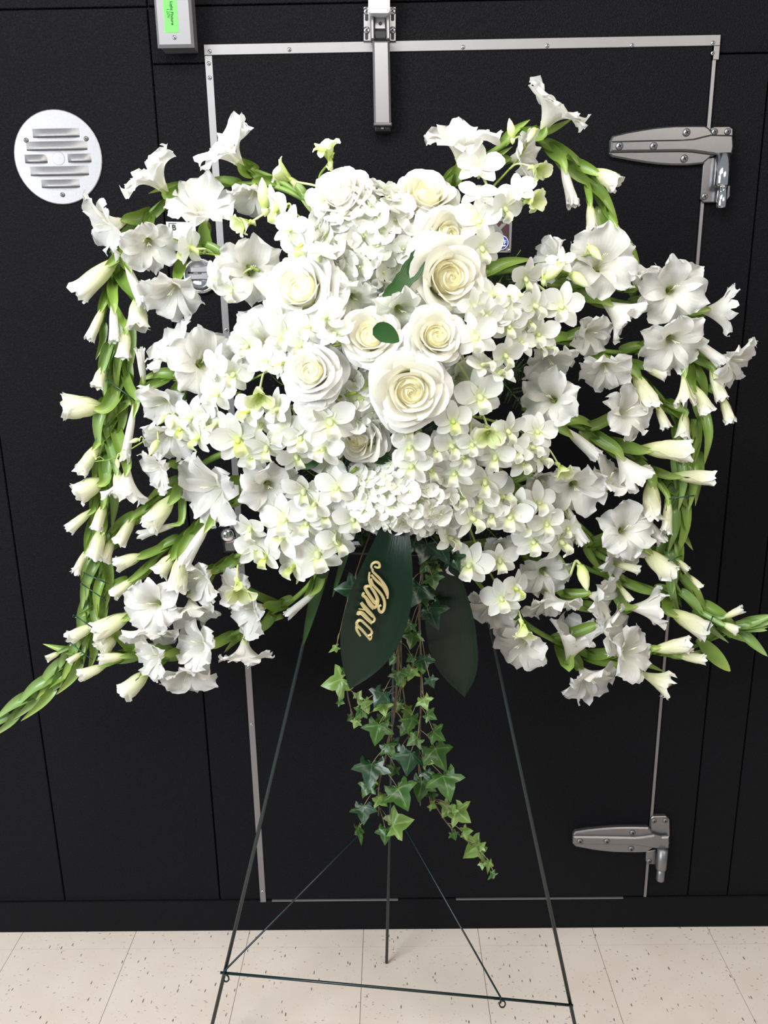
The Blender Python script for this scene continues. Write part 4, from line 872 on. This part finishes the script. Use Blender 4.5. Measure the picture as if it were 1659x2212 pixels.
for pts, w, lb in (([(722, 1165), (700, 1230), (676, 1310), (655, 1392)], 26, 'bright green gladiolus leaf hanging left of the dark broad leaf'),
                   ([(1508, 1378), (1540, 1412), (1577, 1450)], 32, 'grey green bract leaf under the right spike tip'),
                   ([(770, 1120), (748, 1190), (718, 1290)], 16, 'narrow dark blade hanging left of the broad leaf'),
                   ([(690, 1150), (664, 1200), (640, 1262)], 20, 'short green blade under the lower left orchids')):
    blade('gladiolus_leaf', lb, 'leaf', pts, w, [mound(*p)-0.02 for p in pts], M['leaf'] if 'dark' in lb else M['bract'])

# ---------------------------------------------------------------- twist ties round the bound edges
def tie(label, x0, y0, x1, y1, dz=0.04):
    a, b = at(x0, y0, mound(x0, y0)+0.004), at(x1, y1, mound(x1, y1)+0.004); c = (a+b)/2; h = (b-a)/2; o = cam_dir(c)*0.026; P = []
    for i in range(25):
        t = 2*PI*i/24; P.append(c+h*math.cos(t)*0.94+o*math.sin(t))
    r = thing('wire_tie', c, label, 'wire tie', 'green wire ties on the bound stems'); MB().tube(P, 0.0013, 6).build('loop', M['wire'], r, True)
    MB().tube([P[12], P[12]-h*0.12+np.array([0, -0.004, 0.003]), P[12]-h*0.22+np.array([0, -0.003, -0.004])], 0.0011, 5).build('twisted_end', M['wire'], r, True)
tie('dark wire tie round the left stems level with the outermost bud', 234, 822, 292, 866)
tie('dark wire tie at the lower left bend, upper of the two', 182, 1238, 236, 1262)
tie('dark wire tie at the lower left bend, lower of the two', 178, 1262, 230, 1298)
tie('dark wire tie under the lower left bend', 162, 1330, 206, 1360)
tie('dark wire tie just above the lower left spike tip', 146, 1384, 200, 1426)
tie('dark wire tie at the upper right stems', 1366, 556, 1344, 636)
tie('dark wire tie half way down the right stems', 1444, 1078, 1500, 1070)
tie('dark wire tie where the right stems bend outwards', 1436, 1214, 1474, 1200)
tie('dark wire tie at the right spike tip', 1524, 1372, 1540, 1330)

# ---------------------------------------------------------------- orchid sprays
orchid_spray('orchid spray rising at the top left of the roses', [(715, 480), (694, 430), (690, 383), (708, 355), (722, 330)], [(627, 387, 82, 2, 150, 20), (713, 345, 84, 2, 105, 30), (700, 430, 80), (748, 470, 84)], seed0=1)
orchid_spray('orchid spray with green buds at the upper left', [(735, 540), (680, 492), (640, 463), (605, 432), (572, 402)], [(600, 450, 90, 1, 200, 40), (538, 480, 74, 2, 200, 30), (629, 495, 92, 0, 160, 60), (652, 527, 96, 1, 190, 60), (690, 545, 80)], [(569, 419, 66, 95)], seed0=2)
orchid_spray('single orchid seen from behind at the left', [(560, 585), (515, 566), (470, 552), (425, 545)], [(412, 536, 92, 1, 170, -10), (472, 598, 80, 0, 190, 40), (500, 625, 76, 0, 230, 45)], seed0=3)
orchid_spray('orchid spray left of centre above the shaded gap', [(770, 735), (705, 752), (660, 766), (600, 792), (540, 822), (500, 842), (450, 862)],
             [(706, 682, 100), (724, 722, 84), (667, 706, 92), (616, 724, 96), (620, 786, 84, 1), (562, 846, 90, 2, -90, 45), (504, 808, 88), (474, 792, 92), (470, 850, 84), (650, 745, 84), (575, 780, 86), (535, 745, 80), (600, 665, 60, 0)], seed0=4)
orchid_spray('fullest orchid spray left of the big rose, yellow green lip', [(770, 848), (690, 868), (620, 882), (560, 902), (480, 932), (432, 952)],
             [(676, 880, 86), (712, 910, 120, 0, -60, 75), (600, 884, 90), (538, 888, 80, 1), (514, 948, 112, 1, -100, 72), (616, 930, 104, 0), (650, 945, 92), (576, 965, 94), (430, 944, 84, 1, 200, 40), (468, 912, 90), (700, 968, 90), (640, 985, 84), (545, 985, 80), (445, 900, 84), (565, 915, 80)], seed0=5)
orchid_spray('slender orchid tip with small green buds at the far left', [(520, 848), (470, 862), (422, 872), (395, 888), (356, 930), (323, 946), (250, 988), (206, 997)],
             [(416, 900, 90, 0, 180, 55), (390, 925, 70, 1)], [(350, 907, 30, 230), (371, 914, 30, 260), (332, 967, 42, 240), (290, 952, 24, 200), (203, 982, 18, 120), (254, 1002, 24, 280), (264, 985, 18, 300)], r0=3.2, r1=1.2, seed0=6)
orchid_spray('orchid spray at the lower left of the lower hydrangea', [(770, 1010), (722, 1060), (690, 1092), (640, 1130), (590, 1160), (540, 1192), (512, 1232)],
             [(656, 1058, 96), (680, 1088, 90), (614, 1120, 108), (612, 1160, 100), (664, 1128, 92), (724, 1138, 104), (552, 1182, 90), (574, 1200, 82, 1), (514, 1258, 92, 2, -80, 35), (727, 1052, 90), (540, 1140, 84), (640, 1165, 80)], seed0=7)
orchid_spray('orchid spray hanging left of the dark broad leaf', [(790, 1080), (745, 1130), (702, 1170), (662, 1212)], [(686, 1196, 118, 0, -90, 72), (727, 1170, 96), (636, 1222, 88, 1, 200, 50), (762, 1120, 86), (700, 1110, 86)], seed0=8)
orchid_spray('orchid spray rising at the top right of the roses', [(985, 520), (1030, 450), (1063, 406), (1117, 346), (1150, 292)],
             [(1034, 360, 100, 0, 100, 60), (1033, 422, 92), (1032, 478, 102, 0, 20, 72), (1118, 415, 84), (1140, 434, 74, 2, 0, 45), (1152, 362, 70, 2, -30, 40), (1090, 450, 84), (1040, 535, 100, 0, -40, 55)], [(1104, 279, 44, 100), (1148, 292, 40, 240)], seed0=9)
orchid_spray('orchid spray reaching right with large green buds', [(1000, 710), (1060, 664), (1120, 627), (1180, 592), (1240, 562), (1288, 545)],
             [(1134, 600, 88), (1210, 568, 64, 1), (1154, 660, 92), (1212, 662, 100, 0, 0, 75), (1062, 640, 92), (1060, 690, 84), (1100, 668, 84), (1095, 640, 74), (1025, 660, 76)], [(1195, 590, 54, 35), (1252, 604, 56, -40), (1286, 546, 46, -50), (1120, 640, 44, 0)], seed0=10)
orchid_spray('orchid spray at right of the central rose', [(980, 770), (1030, 734), (1090, 722), (1150, 736), (1195, 748)],
             [(1028, 728, 98, 0, -60, 78), (1098, 702, 86), (1162, 722, 88), (1050, 682, 80), (1090, 766, 86), (1078, 808, 90), (1036, 856, 112, 0, -40, 72), (1180, 750, 72), (1125, 740, 74), (1040, 790, 84), (1140, 690, 74)], seed0=11)
orchid_spray('orchid spray with a yellow green lip right of the largest rose', [(960, 870), (1010, 895), (1060, 908), (1120, 930), (1182, 970)],
             [(978, 909, 90, 1), (1053, 926, 92, 2, -80, 48), (1096, 930, 84), (1160, 933, 88, 0, 10, 75), (1146, 967, 84), (1166, 990, 80), (1208, 1006, 66, 2, -60, 30), (1070, 985, 92), (1110, 975, 80), (1020, 960, 76), (1128, 1000, 80), (1000, 985, 76)], seed0=12)
orchid_spray('orchid spray tumbling over the lower hydrangea', [(900, 890), (912, 950), (914, 1010), (908, 1072)],
             [(975, 962, 92, 0, -30, 65), (886, 964, 88), (890, 1006, 88), (906, 1066, 74, 2, -90, 35), (928, 1012, 80), (982, 1020, 90), (940, 970, 80), (870, 925, 84)], seed0=13)
orchid_spray('orchid spray trailing down right of the ivy', [(975, 1030), (1000, 1100), (1030, 1180), (1060, 1240), (1085, 1282), (1122, 1332)],
             [(1047, 1038, 100), (1018, 1118, 100), (970, 1160, 90), (956, 1128, 76), (1014, 1218, 106, 0, -100, 74), (1078, 1208, 88), (1084, 1292, 92), (1112, 1270, 80, 1), (1128, 1348, 72, 2, -80, 25), (1040, 1080, 84), (995, 1070, 80)], seed0=14)
orchid_spray('orchid spray trailing down to the lower right', [(1020, 1030), (1085, 1085), (1150, 1148), (1208, 1200), (1232, 1242)],
             [(1080, 1072, 96), (1162, 1086, 92), (1102, 1114, 98, 0, -90, 70), (1122, 1090, 84), (1152, 1168, 96, 0, -60, 74), (1210, 1168, 98), (1180, 1130, 84), (1062, 1110, 80), (1130, 1135, 76), (1226, 1140, 60)], [(1261, 1247, 62, -75)], seed0=15)

# ---------------------------------------------------------------- roses, hydrangeas, lilies
rose('white rose at the upper left of the cluster, brightest', 738, 424, 136, 115, 52, 1, 'rosew', .035)
rose('cream rose at the top of the cluster', 918, 428, 146, 80, 48, 2, 'rose', .0)
rose('cream rose below the topmost one, right of the hydrangea', 965, 512, 122, 30, 52, 3, 'rose', .015)
rose('large white rose with spiral heart at the upper right', 968, 600, 164, 10, 70, 4, 'rose', .035)
rose('large pale rose left below the big hydrangea', 650, 626, 160, 135, 60, 5, 'rosew', .04)
rose('small tight rose beside the single green leaf', 800, 726, 120, 120, 70, 6, 'rose', .02)
rose('small tight rose right of the single green leaf', 942, 726, 122, 40, 74, 7, 'rose', .03)
rose('pale rose left above the shaded gap', 674, 804, 124, 150, 70, 8, 'rosew', .055)
rose('largest rose in the centre with a deep cream heart', 886, 843, 158, -60, 80, 9, 'rose', .045)
rose('rose half hidden at the lower left of the largest rose', 774, 945, 116, 220, 50, 10, 'rose', .0)
rose('rose half hidden behind the orchids at the lower right', 1016, 966, 104, -30, 48, 11, 'rose', -.01)
hydrangea('large white hydrangea head at the upper centre', 802, 530, 122, 118, 1, .02, 92, 66, .72)
hydrangea('wide white hydrangea head at the bottom of the cluster', 872, 1064, 128, 88, 2, .06, 110, 50, .62)
hydrangea('white hydrangea head tucked between the small roses', 782, 835, 86, 104, 3, .0, 64, 54, .5)
hydrangea('white hydrangea head hidden behind the big hydrangea', 720, 600, 92, 88, 4, -.03, 52, 46, .5)
def lily(label, px, py, dpx, ang, tilt, op, seed, dz=0.0, mat='lily'):
    D = mound(px, py)+dz; C = at(px, py, D); root = thing('lily', C, label, 'lily', 'white lilies between the roses'); kk = mpp(px, py, D)
    b = open_floret(root, C, dir3(px, py, ang, tilt), dpx*kk, op, seed, M[mat]); MB().tube([b, b-dir3(px, py, ang, tilt)*0.03, b+np.array([0, 0.05, -0.05])], 0.003, 7).build('stem', M['stem'], root, True)
lily('pale freckled lily between the two upper small roses', 868, 676, 140, -50, 62, .8, 501, .01)
lily('large petalled lily right of the largest rose', 1000, 822, 150, -30, 52, .9, 502, -.01)
lily('lily under the large hydrangea beside the pale rose', 765, 648, 110, -60, 60, .85, 503, -.01)
lily('lily bloom left of the lower hydrangea', 700, 985, 120, 210, 45, .85, 504, -.02)
lily('lily bloom right of the small tight roses', 965, 790, 90, -20, 40, .8, 505, -.01)
blade('rose_leaf', 'single green leaf lying over the small tight rose', 'leaf', [(805, 716), (830, 718), (862, 738)], 44, mound(830, 720)+0.085, M['leaf'], 0.3)
for pts, w, lb, d in (([(925, 520), (905, 560), (870, 608), (826, 640)], 52, 'serrated green leaf right of the large hydrangea', .05), ([(655, 960), (645, 985), (615, 1012)], 60, 'green leaf below the left orchids', .0),
                      ([(690, 985), (672, 1000), (640, 1010)], 34, 'small green leaf tip below the left orchids', .01), ([(800, 985), (826, 972), (842, 950)], 44, 'dark leaf above the lower hydrangea', .0),
                      ([(800, 975), (818, 990), (850, 992)], 36, 'dark leaf edge between rose and lower hydrangea', .005)):
    blade('serrated_leaf', lb, 'leaf', pts, w, [mound(*p)+d for p in pts], M['leaf'], 0.25, prof=lambda t: max(.03, math.sin(PI*(0.08+.9*t))**.8*(1+.10*math.sin(t*60))))
FN = [([(1040, 780), (1090, 830), (1130, 880), (1160, 930)], 'fern frond in the dark gap right of the lily'), ([(1060, 640), (1090, 590), (1125, 540)], 'fern tip showing below the name plate'), ([(1030, 620), (1036, 570), (1048, 545)], 'fern tip left below the name plate'),
      ([(680, 560), (640, 545), (604, 520)], 'fern tip left of the large hydrangea'), ([(720, 790), (670, 830), (610, 830), (570, 790)], 'fern frond in the shaded gap left of centre'), ([(900, 930), (950, 950), (1040, 960), (1070, 1000)], 'fern frond under the largest rose'),
      ([(700, 700), (640, 690), (585, 680)], 'fern frond behind the pale rose'), ([(1060, 800), (1120, 800), (1180, 830)], 'fern frond behind the mid right blooms'), ([(760, 1060), (700, 1040), (640, 1000)], 'fern frond behind the lower left orchids'), ([(980, 1080), (1040, 1130), (1090, 1180)], 'fern frond behind the lower right orchids'),
      ([(860, 640), (900, 700), (900, 780)], 'fern frond deep between the central roses'), ([(1000, 640), (1080, 650), (1150, 640)], 'fern frond behind the right orchids')]
for i, (p, lb) in enumerate(FN): fern(lb, p, mound(*p[len(p)//2])-0.055, 40+i, 86)

# ---------------------------------------------------------------- broad leaves and gold script
DL = 0.475
asp = lambda t: max(0.02, (0.44+0.56*smooth01(t/0.6)) if t < 0.62 else math.cos(PI/2*((t-0.62)/0.38)**1.5)*1.0)
lf1 = blade('broad_leaf', 'glossy dark green broad leaf that carries the gold script', 'leaf', [(856, 1120), (845, 1190), (826, 1280), (800, 1370), (756, 1488)], 138, [.46, .475, .48, .475, .46], M['aspi'], 0.42, 17, prof=asp, n=8)
lf2 = blade('broad_leaf', 'dark green broad leaf hanging behind the ivy on the right', 'leaf', [(920, 1120), (945, 1200), (972, 1320), (985, 1410), (1003, 1505)], 118, [.40, .40, .395, .39, .38], M['aspi'], 0.5, 15, prof=asp, n=8, yaw=-0.35)
cz = crop(700, 1180, 6.914); g0 = at(*cz(700, 800), 0.489)
gs = thing('gold_script', g0, 'gold foil script word lying on the broad dark leaf', 'lettering')
def stroke(pts, w):
    P = catmull([at(*cz(x, y), 0.489) for x, y in pts], 5); n = len(P); k = mpp(*cz(700, 800), 0.5)/6.914
    Wd = [0.84*k*(w*(0.75+0.25*math.sin(PI*i/(n-1)))) for i in range(n)]; vd = cam_dir(P[0]); V = []; F = []
    for i in range(n):
        t = nrm(P[min(i+1, n-1)]-P[max(0, i-1)]); l = nrm(np.cross(t, vd))
        for a, d in ((-1, 0), (-.7, .0016), (.7, .0016), (1, 0)): V.append(P[i]+l*Wd[i]*a+vd*d)
    F = grid_faces(n, 4)
    for i in range(n-1): F.append((i*4+3, i*4, i*4+4, i*4+7))
    F += [(0, 1, 2, 3), tuple((n-1)*4+q for q in (3, 2, 1, 0))]
    return V, F
WORD = [('letter_n', [([(750, 300), (790, 318), (830, 310), (820, 255), (770, 237), (722, 262), (706, 310), (735, 365)], 26), ([(720, 350), (735, 385), (830, 480), (915, 590), (950, 680), (948, 785)], 26), ([(680, 385), (672, 480), (690, 560), (720, 600)], 24),
                     ([(705, 425), (780, 510), (880, 600), (930, 690), (945, 740)], 30), ([(700, 480), (730, 570), (800, 650), (870, 740), (905, 840), (895, 940), (860, 985), (825, 960), (815, 900), (855, 880)], 30)]),
        ('letter_a', [([(690, 600), (650, 595), (615, 615), (640, 670), (700, 760), (760, 840), (795, 830), (790, 760), (740, 660), (690, 600)], 34), ([(690, 600), (760, 700), (805, 800), (790, 870), (765, 920)], 32), ([(600, 690), (580, 730), (620, 760), (700, 860), (770, 930)], 32)]),
        ('letter_n', [([(552, 838), (600, 900), (670, 978), (738, 1052)], 40), ([(700, 1020), (738, 1048), (756, 1085), (742, 1125), (705, 1138)], 24), ([(625, 790), (670, 870), (735, 945)], 22), ([(738, 1052), (700, 1010), (640, 965), (560, 940), (515, 936)], 14), ([(505, 1030), (520, 995), (570, 1000), (640, 1070), (722, 1152)], 42)]),
        ('letter_a', [([(700, 1245), (620, 1165), (560, 1112), (515, 1110), (488, 1150), (505, 1190), (560, 1240), (640, 1335), (692, 1402)], 30), ([(700, 1245), (716, 1285), (700, 1318), (655, 1335)], 26), ([(490, 1165), (488, 1240), (545, 1345)], 28), ([(692, 1402), (706, 1370), (714, 1335)], 16)])]
for nm, sts in WORD:
    m = MB()
    for p, w in sts: m.add(*stroke(p, w))
    m.build(nm, M['gold'], gs)

# ---------------------------------------------------------------- ivy
DI = 0.40
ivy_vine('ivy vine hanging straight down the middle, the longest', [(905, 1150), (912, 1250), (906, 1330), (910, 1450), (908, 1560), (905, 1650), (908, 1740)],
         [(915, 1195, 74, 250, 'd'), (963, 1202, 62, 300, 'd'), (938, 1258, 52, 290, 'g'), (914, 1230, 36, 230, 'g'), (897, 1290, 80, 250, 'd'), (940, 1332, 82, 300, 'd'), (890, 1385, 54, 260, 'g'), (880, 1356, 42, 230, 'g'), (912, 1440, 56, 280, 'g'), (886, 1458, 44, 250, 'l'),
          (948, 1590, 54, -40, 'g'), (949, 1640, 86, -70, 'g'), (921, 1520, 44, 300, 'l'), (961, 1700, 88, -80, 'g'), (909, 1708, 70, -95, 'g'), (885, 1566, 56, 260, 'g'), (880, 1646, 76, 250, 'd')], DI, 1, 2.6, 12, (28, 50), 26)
ivy_vine('ivy vine hanging left of the longest one', [(862, 1385), (857, 1480), (849, 1560), (832, 1640), (818, 1700), (818, 1762)],
         [(861, 1466, 50, 270, 'g'), (819, 1512, 60, 240, 'd'), (790, 1528, 44, 290, 'l'), (775, 1543, 38, 230, 'g'), (768, 1565, 28, 250, 'l'), (814, 1586, 72, 260, 'g'), (831, 1548, 46, 60, 'g'), (843, 1622, 50, 300, 'g'), (801, 1675, 84, 265, 'd'), (792, 1708, 48, 250, 'g'), (873, 1726, 88, -60, 'g'), (868, 1776, 78, 20, 'l'), (833, 1806, 52, 270, 'g'), (785, 1758, 60, 270, 'd'), (774, 1804, 56, 270, 'g', .45)], DI+.012, 2, 2.6, 8, (26, 46), 26)
ivy_vine('thin ivy runner right behind the left vine', [(866, 1370), (868, 1460), (878, 1550), (885, 1610)], [(864, 1640, 40, 280, 'g'), (858, 1530, 36, 250, 'l')], DI-.02, 3, 1.6, 5, (24, 40), 22)
ivy_vine('short ivy runner at the left of the broad leaf', [(752, 1440), (750, 1490), (758, 1530), (770, 1565)], [(716, 1470, 84, 188, 'l'), (776, 1500, 30, 60, 'l')], DI+.01, 4, 1.8, 3, (20, 30), 16)
ivy_vine('ivy runner swinging out to the lower right', [(912, 1690), (938, 1735), (972, 1785), (1016, 1822), (1050, 1862), (1064, 1898)],
         [(964, 1752, 50, 240, 'l'), (1000, 1763, 66, -40, 'l'), (1010, 1797, 36, 0, 'l'), (1016, 1836, 72, 215, 'l'), (1042, 1824, 28, 40, 'l'), (1052, 1872, 40, 250, 'l', .5), (1060, 1893, 36, 220, 'g', .5), (978, 1745, 30, 80, 'l')], DI, 5, 1.8, 3, (20, 28), 14)
ivy_vine('ivy sprig peeping out left of the broad leaf', [(800, 1150), (775, 1220), (750, 1300), (728, 1390), (714, 1408)], [(746, 1272, 74, 180, 'd'), (782, 1166, 44, 270, 'd'), (719, 1403, 34, 210, 'l', .6)], DI-.02, 6, 1.4, 0)
ivy_vine('ivy sprig hanging under the right orchids', [(935, 1140), (945, 1200), (940, 1260), (950, 1330)], [(985, 1215, 56, 300, 'd'), (925, 1165, 60, 250, 'd'), (955, 1170, 50, 280, 'd')], DI-.01, 7, 1.6, 4, (36, 60), 30)
